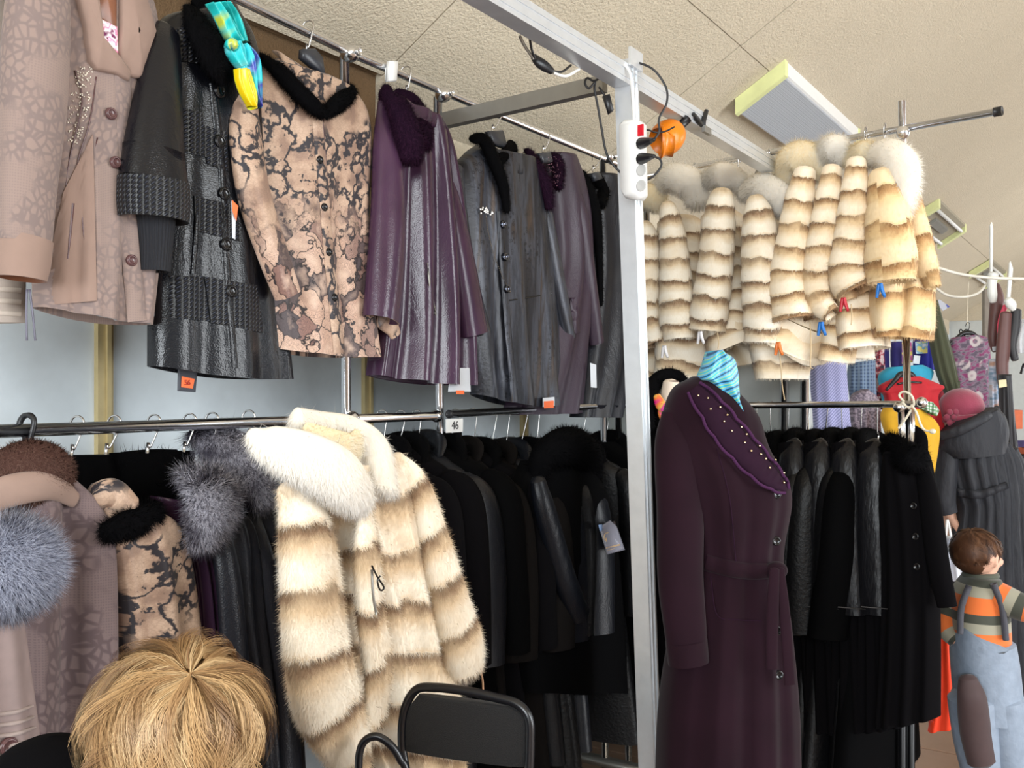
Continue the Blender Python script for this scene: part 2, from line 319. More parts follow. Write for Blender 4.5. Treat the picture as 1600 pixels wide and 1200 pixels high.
        me.polygons.add(len(lt)); me.polygons.foreach_set('loop_start', np.concatenate([[0], np.cumsum(lt)[:-1]]).astype(np.int32)); me.polygons.foreach_set('loop_total', lt)
        me.polygons.foreach_set('material_index', np.array(mi, dtype=np.int32)); me.polygons.foreach_set('use_smooth', np.full(len(lt), not s.flat))
        ul = me.uv_layers.new(name='UVMap'); ul.data.foreach_set('uv', UV[idx].ravel().astype(np.float32)); me.update(calc_edges=True)
        for m in (mats if isinstance(mats, (list, tuple)) else [mats]): me.materials.append(m)
        if hasattr(s, 'blades'):
            tv = np.zeros(len(V), dtype=np.float32); tv[s.blades[:, 2]] = 1; ta = me.attributes.new('tip', 'FLOAT', 'POINT'); ta.data.foreach_set('value', tv)
        if s.fn is not None and s.n == len(s.fn): me.normals_split_custom_set_from_vertices(s.fn.astype(np.float32))

        return me
def meta(o, label=None, cat=None, group=None, kind=None):
    if label: o['label'] = label
    if cat: o['category'] = cat
    if group: o['group'] = group
    if kind: o['kind'] = kind
    return o
def hardflat(g): g.flat = True; return g
class Thing:
    def __init__(s, name, label, cat, fr, org=(0, 0, 0), group=None, kind=None):
        s.o = bpy.data.objects.new(name, None); COL.objects.link(s.o); s.o.empty_display_size = .05; s.fr = fr; s.org = tuple(org)
        s.o.location = fr.w(org); s.o.rotation_euler = (0, 0, fr.a); meta(s.o, label, cat, group, kind)
    def part(s, name, g, mat, label=None, parent=None):
        o = bpy.data.objects.new(name, g.mesh(name, mat, s.org)); COL.objects.link(o); o.parent = parent or s.o; meta(o, label); return o
def single(name, g, mat, label, cat, fr, org=(0, 0, 0), group=None, kind=None):
    o = bpy.data.objects.new(name, g.mesh(name, mat, org)); COL.objects.link(o); o.location = fr.w(org); o.rotation_euler = (0, 0, fr.a); return meta(o, label, cat, group, kind)
def dup(r, loc, rz=None, label=None, group=None):
    def cp(o, par):
        c = o.copy(); COL.objects.link(c); c.parent = par
        for ch in list(o.children): cp(ch, c)
        return c
    c = cp(r, None); c.location = loc
    if rz is not None: c.rotation_euler = (0, 0, rz)
    if label: c['label'] = label
    if group: c['group'] = group
    return c
# ---- draping on a lofted front surface
class Surf:
    def __init__(s, g, fr, d): s.P = g.front[0]; s.fr = fr; s.d = d
    def at(s, u, v, off=.003):
        x, _, z = s.fr.at(u, v, s.d+.05)
        for _ in range(3):
            r = (s.P[..., 0]-x)**2+(s.P[..., 2]-z)**2; i, j = np.unravel_index(np.argmin(r), r.shape)
            m = max(0, i-1), max(0, j-1); blk = s.P[m[0]:i+2, m[1]:j+2].reshape(-1, 3); w = 1/(((blk[:, 0]-x)**2+(blk[:, 2]-z)**2)+1e-6); y = (blk[:, 1]*w).sum()/w.sum()
            x, _, z = s.fr.at(u, v, -y)
        return np.array((x, y-off, z))
    def patch(s, g, quad, nx=10, ny=10, off=.003):
        a, b, c, d = [np.array(k, float) for k in quad]; P = [[s.at(*((a*(1-i)+b*i)*(1-j)+(d*(1-i)+c*i)*j), off) for i in np.linspace(0, 1, nx)] for j in np.linspace(0, 1, ny)]
        P = np.array(P); Bk = P+np.array([0, off+.004, 0]); g.grid(P, np.stack([P[..., 0], -P[..., 2]], -1), out=(0, -1, 0))
        for e, k in ((P[0], Bk[0]), (P[-1], Bk[-1]), (P[:, 0], Bk[:, 0]), (P[:, -1], Bk[:, -1])): g.grid([e, k], np.zeros((2, len(e), 2)), out=e.mean(0)-P.mean((0, 1)))
        return g
    def band(s, g, path, off=.004, n=None):   # path: (u, v, half width px)
        A = interp(path, n or len(path)*6); T = np.gradient(A[:, :2], axis=0); T /= np.linalg.norm(T, axis=1)[:, None]; N = np.stack([-T[:, 1], T[:, 0]], 1)
        rows = [[s.at(*(A[i, :2]+N[i]*A[i, 2]*k), off if abs(k) < 1 else off*.2) for k in (-1, -.75, 0, .75, 1)] for i in range(len(A))]
        P = np.array(rows); g.grid(P, np.stack([P[..., 0], -P[..., 2]], -1), out=(0, -1, 0)); return g
    def seam(s, g, path, r=.0015): return g.tube([s.at(u, v, .0005) for u, v in path], r, len(path)*5, 5)
    def button(s, T, u, v, r, mat, label=None, name='button', th=.006):
        p = s.at(u, v, .001); g = G().disc(p, r, th); g.tube([p+np.array([r*.75*math.cos(a), -th, r*.75*math.sin(a)]) for a in np.linspace(0, 6.283, 13)], r*.16, 13, 5, cap=False)
        T.part(name, g, mat, label)
# ---------------------------------------------------------------- setting
def zc(b): return 3.1+.6*(b+1.457) if b < 1.8 else 3.1+.6*3.257-.6*(b-1.8)
conc = concrete('rough_plaster', (198, 186, 164), (214, 202, 180), (128, 116, 98)); conc_dark = concrete('shaded_brown_plaster', (92, 72, 52), (108, 86, 62), (60, 46, 34))
white_wall = plain('pale_panel', (196, 204, 208), .55, var=.03); grey_wall = plain('grey_panel', (176, 180, 178), .6, var=.03); wall_paint = plain('wall_paint', (200, 204, 202), .8, var=.03)
ochre = plain('ochre_strip', (176, 160, 118), .45, .3, var=.08); grout = plain('grout', (62, 48, 40), .9)
tile_m = plain('floor_tile', (146, 118, 98), .5, var=.08, vs=6)
g = G().box((0, 0, -.06), (60, 60, .1)); floor = single('floor', hardflat(g), grout, 'dark joint bed under beige floor tiles', None, RM, kind='structure')
tl = G().poly([(-.196, -.196, 0), (.196, -.196, 0), (.196, .196, 0), (-.196, .196, 0)], .012, (0, 0, 1), .03); tme = hardflat(tl).mesh('tile', tile_m)
def tile(a, b):
    o = bpy.data.objects.new('tile', tme); COL.objects.link(o); o.parent = floor; o.location = (a, -b, -.011+random.uniform(0, .0012))
for i in range(34):
    for j in range(14):
        a, b = 1.2+.4*i, -2.0+.4*j
        x, y = a*E1[0]+b*E2[0], a*E1[1]+b*E2[1]; u = 800+1500*x/y if y > 1 else 0; v = 610+2400/y if y > 1 else 9e9
        if 550 < u < 1640 and v < 1320 and y < 9 and len(floor.children) < 290: tile(a, b)
def far_tiles():
    g = G()
    for i in range(60):
        for j in range(16):
            a, b = -8+.8*i, -2.2+.8*j*1.0
            g.box((a, -b, -.0145), (.79, .79, .012))
    return g
o = bpy.data.objects.new('tile_field', hardflat(far_tiles()).mesh('tile_field', tile_m)); COL.objects.link(o); o.parent = floor; o['kind'] = 'stuff'
# sloping ceiling of plaster slabs
ceil = bpy.data.objects.new('ceiling', None); COL.objects.link(ceil); ceil.rotation_euler = (0, 0, ANG); meta(ceil, 'sloping rough beige plaster ceiling', kind='structure')
k = 0
WB = F((E2[0]*-2.29, E2[1]*-2.29), ANG)
aR = WB.at(556, 110)[0]
for (b0, b1, a0, a1) in [(-2.17, -1.457, -4.1, aR), (-2.33, -1.457, aR, 4.05), (-2.33, -1.457, 4.05, 10.0), (-2.33, -1.457, 10.0, 15.2)]+[(p, q, r, t) for (p, q) in ((-1.457, 1.8), (1.8, 4.6)) for (r, t) in ((-4.1, 4.05), (4.05, 10.0), (10.0, 15.2))]:
    if 1:
        e = .003; k += 1; er = .0 if a1 == aR or a0 == aR else e; dz = (.0, .006, .003)[k % 3]; g = G(); n = 3
        g.hexa([(a0+e, -b1+e, zc(b1)+dz), (a1-e, -b1+e, zc(b1)+dz), (a1-e, -b0-e, zc(b0)+dz), (a0+e, -b0-e, zc(b0)+dz),
                (a0+e, -b1+e, zc(b1)+.2), (a1-e, -b1+e, zc(b1)+.2), (a1-e, -b0-e, zc(b0)+.2), (a0+e, -b0-e, zc(b0)+.2)])
        o = bpy.data.objects.new('ceiling_slab', hardflat(g).mesh('ceiling_slab', conc)); COL.objects.link(o); o.parent = ceil
g = G()
for (b0, b1) in ((-2.3, 1.8), (1.8, 4.6)):
    g.hexa([(-4.1, -b1, zc(b1)+.03), (15.2, -b1, zc(b1)+.03), (15.2, -b0, zc(b0)+.03), (-4.1, -b0, zc(b0)+.03), (-4.1, -b1, zc(b1)+.22), (15.2, -b1, zc(b1)+.22), (15.2, -b0, zc(b0)+.22), (-4.1, -b0, zc(b0)+.22)])
o = bpy.data.objects.new('joint_filler', hardflat(g).mesh('joint_filler', plain('joint', (128, 104, 76), .9))); COL.objects.link(o); o.parent = ceil
# recess with brown face, its shade put into the dark colour, at the left end of the slope, then lit plaster down to the panels
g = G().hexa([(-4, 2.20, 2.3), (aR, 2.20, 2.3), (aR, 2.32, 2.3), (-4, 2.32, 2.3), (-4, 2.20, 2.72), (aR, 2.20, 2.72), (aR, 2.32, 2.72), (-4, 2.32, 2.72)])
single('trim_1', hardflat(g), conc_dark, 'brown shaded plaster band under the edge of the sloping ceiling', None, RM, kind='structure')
g = G().hexa([(aR, 2.292, 2.40), (15, 2.292, 2.40), (15, 2.4, 2.4), (aR, 2.4, 2.4), (aR, 2.292, 2.63), (15, 2.292, 2.63), (15, 2.4, 2.7), (aR, 2.4, 2.7)])
single('trim_2', hardflat(g), conc, 'rough beige plaster band above the pale wall panels', None, RM, kind='structure')
# left wall: pale panels between ochre strips
wl = bpy.data.objects.new('wall_left', None); COL.objects.link(wl); wl.rotation_euler = (0, 0, ANG); meta(wl, 'pale blue-grey panel wall behind the coats', kind='structure')
a1, a2 = WB.at(161, 600)[0], WB.at(573, 600)[0]; stp = a2-a1; A = [a1-2*stp, a1-stp, a1, a2, a2+stp, a2+2*stp, a2+3*stp, a2+5*stp, 15.1]
for i in range(len(A)-1):
    g = G().box(((A[i]+A[i+1])/2, 2.31, 1.245), (A[i+1]-A[i]-.012, .03, 2.49)); o = bpy.data.objects.new('wall_panel', hardflat(g).mesh('wall_panel', white_wall)); COL.objects.link(o); o.parent = wl
    g = G().box((A[i], 2.288, 1.245), (.045, .02, 2.49)).box((A[i]+.006, 2.276, 1.245), (.012, .012, 2.49)); o = bpy.data.objects.new('panel_strip', hardflat(g).mesh('panel_strip', ochre)); COL.objects.link(o); o.parent = wl
# walls out of the picture, with window openings the daylight comes through
g = G().box((5.5, -4.6, .65), (19.4, .15, 1.3)).box((5.5, -4.6, 3.45), (19.4, .15, .35))
for a in (-3.9, 7.2, 14.9): g.box((a, -4.6, 2.3), (.8, .15, 2.0))
single('wall_right', hardflat(g), wall_paint, 'painted wall with a band of tall windows', None, RM, kind='structure')
g = G().box((-4.1, -1.2, .6), (.15, 7, 1.2)).box((-4.1, 1.8, 2.2), (.15, 1.2, 3.0)).box((-4.1, -4.1, 2.2), (.15, 1.2, 3.0)).box((-4.1, -1.2, 4.1), (.15, 7, 1.9))
single('wall_back', hardflat(g), wall_paint, 'painted wall with a wide window', None, RM, kind='structure')
g = G().box((15.2, -1.2, 1.3), (.15, 7.2, 2.6)); single('wall_far', hardflat(g), wall_paint, 'pale blue-white gable wall at the far end', None, RM, kind='structure')
g = G().hexa([(15.1, -4.6, 2.6), (15.3, -4.6, 2.6), (15.3, 2.4, 2.6), (15.1, 2.4, 2.6), (15.1, -4.6, 5.3), (15.3, -4.6, 5.3), (15.3, 2.4, 5.3), (15.1, 2.4, 5.3)])
single('trim_3', hardflat(g), conc, 'beige plaster gable above the far wall', None, RM, kind='structure')
# partition behind the right rack
PR = F((RR.P0[0]-RR.n[0]*.38, RR.P0[1]-RR.n[1]*.38), RR.a)
s0, s1 = PR.at(990, 600)[0]-.5, PR.at(1262, 600)[0]
wr = bpy.data.objects.new('wall_partition', None); COL.objects.link(wr); wr.location = (PR.P0[0], PR.P0[1], 0); wr.rotation_euler = (0, 0, PR.a); meta(wr, 'grey partition wall behind the fur coats', kind='structure')
for i, (x0, x1) in enumerate(((s0, (s0+s1)/2), ((s0+s1)/2, s1))):
    o = bpy.data.objects.new('wall_panel', hardflat(G().box(((x0+x1)/2, .02, 1.1), (x1-x0-.01, .03, 2.2))).mesh('wall_panel', grey_wall)); COL.objects.link(o); o.parent = wr
chrome = plain('chrome', (222, 223, 226), .2, 1, var=.02); alu = plain('brushed_aluminium', (214, 218, 222), .35, .6, var=.05, bump=.1); steel = plain('dull_steel', (150, 148, 142), .45, .8, var=.05)
blackp = plain('black_plastic', (22, 22, 25), .4); whitep = plain('white_plastic', (228, 228, 226), .35, var=.02); wire = plain('steel_wire', (200, 198, 196), .25, 1)
for x in (s1-.005, s1-.10):
    o = bpy.data.objects.new('panel_strip', G().tube([(x, -.02, 0), (x, -.02, 2.2)], .018, 3, 10).mesh('panel_strip', chrome)); COL.objects.link(o); o.parent = wr
# fluorescent fixtures on the slope
yg = plain('yellowed_plastic', (214, 218, 158), .5, var=.08, vs=12); prism = H('prismatic_diffuser', .5, spec=.3); prism.bump(prism.voro(prism.ob, 160, rand=0), .5, .003); prism = prism.col((168, 172, 178))
def fixture(a, bl, br, L, label, openf):
    cc = (a+L/2, (bl+br)/2); sl = math.atan(.6); T = Thing('ceiling_light', label, 'ceiling light', RM, (cc[0], -cc[1], zc(cc[1])), 'fluorescent ceiling lights')
    T.o.rotation_euler = (0, 0, ANG); w = (br-bl)/math.cos(sl); hh = .085
    def tp(x, y, z):   # along, across (to lower side +), below the ceiling
        return (cc[0]+x, -cc[1]+y*math.cos(sl)+z*math.sin(sl)*-1*-1*0 - z*math.sin(sl)*0 + (-z)*math.sin(sl)*-1*0, zc(cc[1])-y*math.sin(sl)-z*math.cos(sl))
    def bx(x0, x1, y0, y1, z0, z1):
        return hardflat(G().hexa([tp(x0, y0, z1), tp(x1, y0, z1), tp(x1, y1, z1), tp(x0, y1, z1), tp(x0, y0, z0), tp(x1, y0, z0), tp(x1, y1, z0), tp(x0, y1, z0)]))
    if not openf:
        T.part('housing', bx(-L/2+.02, L/2-.02, -w/2, w/2, 0, hh-.012), whitep); T.part('diffuser', bx(-L/2+.02, L/2-.02, -w/2+.012, w/2-.012, hh-.012, hh), prism, 'grey prismatic diffuser')
        for s in (-1, 1): T.part('end_cap', bx(s*L/2-.02, s*L/2+.02, -w/2-.004, w/2+.004, 0, hh+.004), yg, 'yellowed end cap')
    else:
        T.part('housing', bx(-L/2+.02, L/2-.02, -w/2, w/2, 0, .03), plain('tray', (150, 142, 124), .6))
        for s in (-1, 1): T.part('end_cap', bx(s*L/2-.05, s*L/2+.03, -w/2, w/2, 0, hh), yg, 'yellowed end cap')
        for s in (-1, 1): T.part('lamp_tube', G().tube([tp(-L/2+.05, s*w*.36, .06), tp(L/2-.05, s*w*.36, .06)], .015, 3), whitep)
        T.part('ballast', bx(-.3, .3, -.03, .03, .03, .06), steel)
fixture(4.46, -1.62, -1.385, 1.4, 'flat grey fluorescent ceiling light with yellow-green end cap, nearest of the row', False)
fixture(8.45, -1.60, -1.36, 1.4, 'small open fluorescent ceiling light with two bare tubes above the end of the fur coats', True)
fixture(12.3, -1.66, -1.42, 1.4, 'open fluorescent ceiling light with yellowed end, furthest back behind the hanging white rod', True)

# ---------------------------------------------------------------- racks
def rail(fr, pts, r=.0125): return G().tube([fr.at(*p) for p in pts], r, max(3, len(pts)), 14, smooth=False)
def rackpost(g, fr, u0, v0, u1, v1, d=0, r=.014, ground=True, low=None):
    p, q = fr.at(u0, v0, d), fr.at(u1, v1, d); k = (q[0]-p[0])/(q[2]-p[2]); zb = 0.0 if ground else q[2]
    if low is not None: g.tube([p, q], r, 3, 10, smooth=False); low.tube([q, (q[0], q[1], 0)], r, 3, 10, smooth=False); return p
    g.tube([p, (p[0]+k*(zb-p[2])*(.25 if ground else 1), -d, zb)], r, 3, 10, smooth=False); return p
T = Thing('garment_rack', 'long chrome two-tier garment rack along the pale panel wall', 'clothes rack', LR, LR.at(545, 700)[:2]+(0,))
T.part('upper_rail', rail(LR, [(200, -75), (376, 0), (548, 83), (985, 265)]), chrome)
T.part('lower_rail', rail(LR, [(-60, 676), (682, 650)], .0135), chrome)
T.part('rail_end', G().ell(LR.at(682, 650), (.022, .02, .02)), chrome)
for (u0, v0, u1) in ((538, 88, 550), (684, 152, 695), (942, 250, 948)):
    g = G(); p = rackpost(g, LR, u0, v0, u1, 640, -.02); T.part('post', g, chrome)
    T.part('foot', G().bar((p[0], -.28, .06), (p[0], .28, .06), .03, .03).ell((p[0], -.28, .03), (.03, .02, .03)).ell((p[0], .28, .03), (.03, .02, .03)), steel)
    c = LR.at(u0+9, v0-4, .012); T.part('rail_knob', G().ell(c, (.024, .03, .024)).disc((c[0], c[1]-.028, c[2]), .011, .008), chrome)
T.part('lower_rail_joint', G().ell(LR.at(550, 654), (.022, .022, .022)), chrome)
T = Thing('garment_rack', 'low chrome rack of black coats between the long wall rack and the tall post', 'clothes rack', LR, LR.at(850, 700)[:2]+(0,))
T.part('rail', rail(LR, [(703, 647, .03), (985, 632, .03)]), chrome); c = LR.at(706, 647, .03); T.part('open_tube_end', G().disc((c[0]-.012, c[1], c[2]), .0132, .006, (-1, 0, 0)).disc((c[0]-.018, c[1], c[2]), .01, .002, (-1, 0, 0)), blackp)
for (u, v, w_) in ((714, 655, 720), (966, 640, 972)):
    g = G(); p = rackpost(g, LR, u, v, w_, 690, .03); T.part('post', g, chrome); T.part('foot', G().bar((p[0], -.28, .05), (p[0], .28, .05), .03, .03).ell((p[0], -.28, .03), (.03, .02, .03)), steel)
T.part('rail_clamp', G().ell(LR.at(960, 636, .04), (.03, .02, .02)), chrome)
c = LR.at(710, 665, .055); g = hardflat(G().box(c, (.085, .004, .042))); T2 = Thing('size_tag', 'small white tag with the number 46 on the joint of the two racks', 'sign', LR, c); T2.part('card', g, whitep)
def text(s, T, p, size, mat, rx=math.radians(90), rz=0, ext=.0006):
    cu = bpy.data.curves.new('lettering', 'FONT'); cu.body = s; cu.size = size; cu.extrude = ext; cu.align_x = 'CENTER'; cu.align_y = 'CENTER'
    q = bpy.data.objects.new('lettering_source', cu); COL.objects.link(q); bpy.context.view_layer.update(); me = bpy.data.meshes.new_from_object(q.evaluated_get(bpy.context.evaluated_depsgraph_get())); bpy.data.objects.remove(q)
    o = bpy.data.objects.new('lettering', me); COL.objects.link(o); o.parent = T.o; o.location = tuple(np.array(p)-np.array(T.org)); o.rotation_euler = (rx, 0, rz); me.materials.clear(); me.materials.append(mat)
text('46', T2, (c[0], c[1]-.003, c[2]), .036, blackp)
T = Thing('garment_rack', 'chrome rack with high rail ending in a black end stop past the furs', 'clothes rack', RR, RR.at(1410, 700)[:2]+(0,))
T.part('rail', rail(RR, [(985, 280), (1130, 252), (1560, 174)], .0125), chrome); T.part('end_stop', G().tube([RR.at(1553, 175.5), RR.at(1566, 173)], .0165, 3, 12, smooth=False), blackp)
g = G(); gl = G(); blkm = plain('black_metal', (18, 18, 20), .4, .3); p = rackpost(g, RR, 1409, 158, 1418, 640, -.02, .013, low=gl); T.part('post', g, chrome); T.part('lower_post', gl, blkm, 'black lower post'); T.part('rail_knob', G().ell(RR.at(1411, 207, .02), (.024, .025, .024)), chrome)
T.part('foot', G().bar((p[0], -.3, .05), (p[0], .3, .05), .03, .03).ell((p[0], -.3, .03), (.03, .02, .03)).ell((p[0], .3, .03), (.03, .02, .03)), steel)
g = G(); p = rackpost(g, RR, 1010, 285, 1015, 640, -.02); T.part('post', g, chrome)
T = Thing('garment_rack', 'low chrome rack under the striped furs with string tied at its end', 'clothes rack', RR, RR.at(1400, 700)[:2]+(0,))
T.part('rail', rail(RR, [(1100, 634, .05), (1442, 631, .05)], .0125), chrome)
for (u, uu) in ((1408, 1410), (1424, 1424)):
    g = G(); gl = G(); rackpost(g, RR, u, 640, uu, 690, .05 if u == 1408 else .0, .012, low=gl); T.part('post', g, chrome); T.part('lower_post', gl, blkm, 'black lower post')
xx = RR.at(1425, 1150, .1)[0]; T.part('foot', G().bar((xx, -.42, .08), (xx, .3, .08), .03, .03).bar((xx, -.42, .08), (xx+.02, -.5, .06), .03, .03), plain('black_metal', (18, 18, 20), .4, .3))
T.part('caster', G().ell((xx+.03, -.42, .035), (.028, .03, .035)).ell((xx+.0, -.42, .07), (.02, .02, .012)), chrome); T.part('rail_clamp', G().ell(RR.at(1440, 629, .06), (.02, .02, .02)), chrome); T.part('rail_clamp', G().ell(RR.at(1405, 636, .07), (.022, .02, .02)), chrome)
# string tied on the end of the low rail
cot = plain('cotton_string', (222, 212, 190), .9); g = G()
for pts in ([(1413, 628), (1405, 618), (1412, 612), (1424, 618), (1428, 632), (1418, 636), (1410, 628)], [(1424, 632), (1432, 645), (1438, 662), (1445, 672), (1458, 674)], [(1424, 640), (1414, 656), (1404, 669)]):
    g.tube([RR.at(u, v, .075) for u, v in pts], .0042, len(pts)*5, 6)
g.ell(RR.at(1457, 674, .075), (.012, .008, .009)); single('string', g, cot, 'white cotton string knotted round the end of the low rack rail', 'string', RR)

# ---------------------------------------------------------------- stall frame: post, long beam, cross bar
FB = F((.34-0*E2[0], 2.7), ANG)
pb = FB.at(984, 118)
T = Thing('market_stall', 'tall aluminium stall framework of one leaning post with long beam and cross bar', 'stall', FB, (pb[0], 0, 0))
g = G(); w0 = WF(2.74); p0, p1 = FB.at(978, 96), FB.at(1021, 1180); kx = (p1[0]-p0[0])/(p1[2]-p0[2]); zb = 0
def pr(x, z, w=.052):   # profile post
    return (x, 0, z)
top = (p0[0], 0, p0[2]); bot = (p0[0]-kx*p0[2]*.86, 0, 0)
g.bar(top, bot, .05, .05, (0, 1, 0)); hardflat(g)
for s in (-.011, .011): g.bar((top[0]+s, -.026, top[2]), (bot[0]+s, -.026, 0), .004, .005, (0, 1, 0))
T.part('post', g, alu)
g = hardflat(G()); q0, q1 = FB.at(640, -75), FB.at(1200, 271); z = (FB.at(976, 122)[2]); 
q0 = (q0[0], 0, z); q1 = (q1[0], 0, z); g.bar(q0, q1, .05, .055)
for s in (-.012, .012): g.bar((q0[0], -.026, z+s), (q1[0], -.026, z+s), .004, .004)
T.part('beam', g, alu)
z2 = z-.075; c = np.array(FB.at(955, 132)); d = np.array((-.62, .78)); 
CBf = WF(2.72); a_ = np.array(CBf.at(945, 131)); fr2 = WF(3.12); b_ = np.array(fr2.at(650, 199)); wp = lambda p, fr: np.array(fr.w(p))
Pa, Pb = wp(a_, CBf), wp(b_, fr2)
def tol(p, fr): q = (p[0]-fr.P0[0], p[1]-fr.P0[1]); return (q[0]*fr.d[0]+q[1]*fr.d[1], -(q[0]*fr.n[0]+q[1]*fr.n[1]), p[2])
T.part('cross_bar', hardflat(G().bar(tol(Pa, FB), tol(Pb, FB), .03, .045)), steel); T.part('corner_plate', hardflat(G().box((top[0], -.03, top[2]+.0), (.075, .008, .05))), alu)
# ---------------------------------------------------------------- materials of the garments
black_fur = fur_mat('black_fur', (4, 4, 5), (16, 15, 18)); plum_fur = fur_mat('plum_fur', (22, 8, 22), (60, 32, 54))
white_fox = fur_mat('white_fox', (252, 244, 230), (255, 252, 246), None, .2); cream_fox = fur_mat('cream_fox', (250, 232, 194), (255, 246, 222), (255, 250, 236), .2); silver_fox = fur_mat('silver_fox', (24, 20, 28), (214, 212, 224), (60, 54, 68)); blue_fox = fur_mat('blue_fox', (104, 106, 122), (190, 194, 210), None, .2)
brown_fur = fur_mat('brown_fur', (70, 48, 42), (112, 86, 76))
blk_leather = leather('black_leather', (12, 13, 18), .27); plum_leather = leather('plum_leather', (44, 25, 39), .22, .22, (74, 48, 72)); plum_leather2 = leather('soft_plum_leather', (46, 33, 46), .45, .4); dark_leather = leather('grey_black_leather', (27, 28, 34), .36); 
wov = woven('woven_leather', (24, 26, 32)); pink_suede = emboss('embossed_pink_suede', (140, 121, 113), (113, 99, 97), 52); pink_plain = plain('plain_pink_suede', (140, 116, 104), .85, var=.06, sheen=.1); taupe = emboss('embossed_taupe_suede', (112, 95, 94), (76, 61, 64), 42)
snake = snake_mat('snake_flower_print'); snake_p = snake_mat('snake_print', False); foil = foil_mat('foil_print_suede'); knit = H('ribbed_knit', .9); knit.bump(knit.wave(knit.uv, 40, 0, 'X'), .8, .004); knit = knit.col((26, 27, 33))
lining = plain('brown_lining', (122, 78, 56), .35); blk_lining = plain('black_lining', (14, 13, 15), .5); dk_plum_lining = plain('plum_lining', (26, 14, 26), .5)
btn_brown = plain('brown_button', (84, 58, 58), .25, var=.3, vs=120); btn_black = plain('black_button', (16, 16, 18), .2); btn_metal = plain('dark_metal_button', (96, 100, 112), .12, 1); hang_blk = plain('hanger_plastic', (44, 47, 54), .35)
paper_w = plain('white_card', (206, 210, 216), .6, var=.03); paper_d = plain('dark_card', (52, 54, 62), .5); orange_s = plain('orange_sticker', (246, 112, 56), .6, var=.05)
def P(fr, pts, d=0): return [fr.at(u, v, d) for u, v in pts]
def S(fr, pts, d=0):   # (u, v, half width px[, d])
    out = []
    for q in pts:
        dd = q[3] if len(q) > 3 else d; x, y, z = fr.at(q[0], q[1], dd); out.append((x, y, z, q[2]*fr.depth(q[0], dd)/FPX))
    return out
def base(fr, u, v, d=0): return fr.at(u, v, d)
def hanger(fr, u, vr, vb, hw=.19, d=0.0, label=None, mat=None, group='coat hangers on the racks', u2=None, body=True, hook_mat=None, thick=.0022):
    x, y, z = fr.at(u, vr, d); x2, _, zb = fr.at(u2 or u, vb, d); T = Thing('coat_hanger', label, 'coat hanger', fr, (x2, y, zb), group)
    q = lambda dx, dy, dz: (x+dx, y+dy, z+dz); pts = [q(-.006, .016, -.008), q(-.004, .0165, .004), q(0, .009, .015), q(.003, -.005, .0165), q(.005, -.015, .009), q(.004, -.0165, -.006), (x*.2+x2*.8, y-.008, zb*.78+z*.22), (x2+.001, y-.004, zb+.02), (x2, y, zb)]
    T.part('hook', G().tube(pts, thick, 44, 6), hook_mat or wire); T.part('ferrule', G().tube([(x2+.001, y-.003, zb+.024), (x2, y, zb)], thick*1.8, 3, 7), hook_mat or wire)
    if body:
        g = G(); g.tube([(x2-hw, y, zb-.085), (x2-hw*.55, y, zb-.035), (x2-.03, y, zb-.004), (x2, y, zb), (x2+.03, y, zb-.004), (x2+hw*.55, y, zb-.035), (x2+hw, y, zb-.085)], [.007, .012, .014, .016, .014, .012, .007], 31, 10); T.part('hanger_body', g, mat or hang_blk)
    return T

# ================================================================ upper rack, left to right
# 1 pink suede coat
fr = LR; T = Thing('suede_coat', 'dusty pink embossed suede coat with pointed collar at the far left of the upper rail', 'coat', fr, base(fr, 130, 495))
g = G().loft(P(fr, [(96, -60), (40, -30), (34, 120), (44, 300), (50, 400), (52, 480)]), P(fr, [(178, -60), (222, -10), (240, 70), (243, 250), (240, 400), (230, 508)]), .085, folds=[(.011, 2.5, 1, 1.5), (.006, 6, 2, 1)], sag=.01)
sf = Surf(g, fr, 0); T.part('body', g, [pink_suede, lining])
g = G().sleeve(S(fr, [(66, -50, 40, .06), (60, 20, 50, .07), (52, 150, 52, .08), (42, 280, 46, .085), (38, 380, 40, .09)]), .75, folds=[(.05, 3, 0, 1)]); T.part('sleeve', g, [pink_suede, lining])
g = G().sleeve(S(fr, [(40, 372, 42, .088), (36, 410, 42, .09), (34, 436, 38, .09)]), .8, rows=10, cap0=False, lin_mi=1); T.part('cuff', g, [pink_plain, lining], 'plain turned-up cuff with brown lining')
g = G(); sf.patch(g, [(98, 300), (144, 210), (150, 470), (60, 478)], 12, 24, .003); T.part('side_panel', g, pink_plain, 'plain pink side panel')
g = G(); sf.band(g, [(190, 108, 12), (196, 220, 13), (203, 380, 14), (214, 502, 15)], .005); T.part('placket', g, pink_suede)
for p in ([(117, 110), (128, 160), (108, 250), (98, 330)], [(150, 120), (140, 190), (120, 260), (118, 340), (106, 470)], [(152, 215), (128, 330), (150, 470)]): g = G(); sf.seam(g, p); T.part('seam', g, btn_brown)
g = G(); sf.band(g, [(113, 318, 2.5), (108, 370, 2), (104, 405, 1)], .004, 12); T.part('pocket_slit', g, btn_brown)
for u, v in ((172, 178), (179, 254), (204, 407)): sf.button(T, u, v, .0125, btn_brown)
g = G(); 
for k in range(130):
    t = random.random(); u = 132-20*t+random.uniform(-16, 18)*(1-.75*abs(t-.45)); v = 105+120*t; g.ell(sf.at(u, v, .0015), (.0016,)*3, 5, 4)
o = T.part('rhinestones', g, plain('rhinestone', (236, 222, 206), .2, .2), 'scattered glittering rhinestones on the chest'); o['kind'] = 'stuff'
def plate(fr, pts, th, d=None): return G().poly([fr.at(*(p if len(p) > 2 else (p[0], p[1], d))) for p in pts], th)
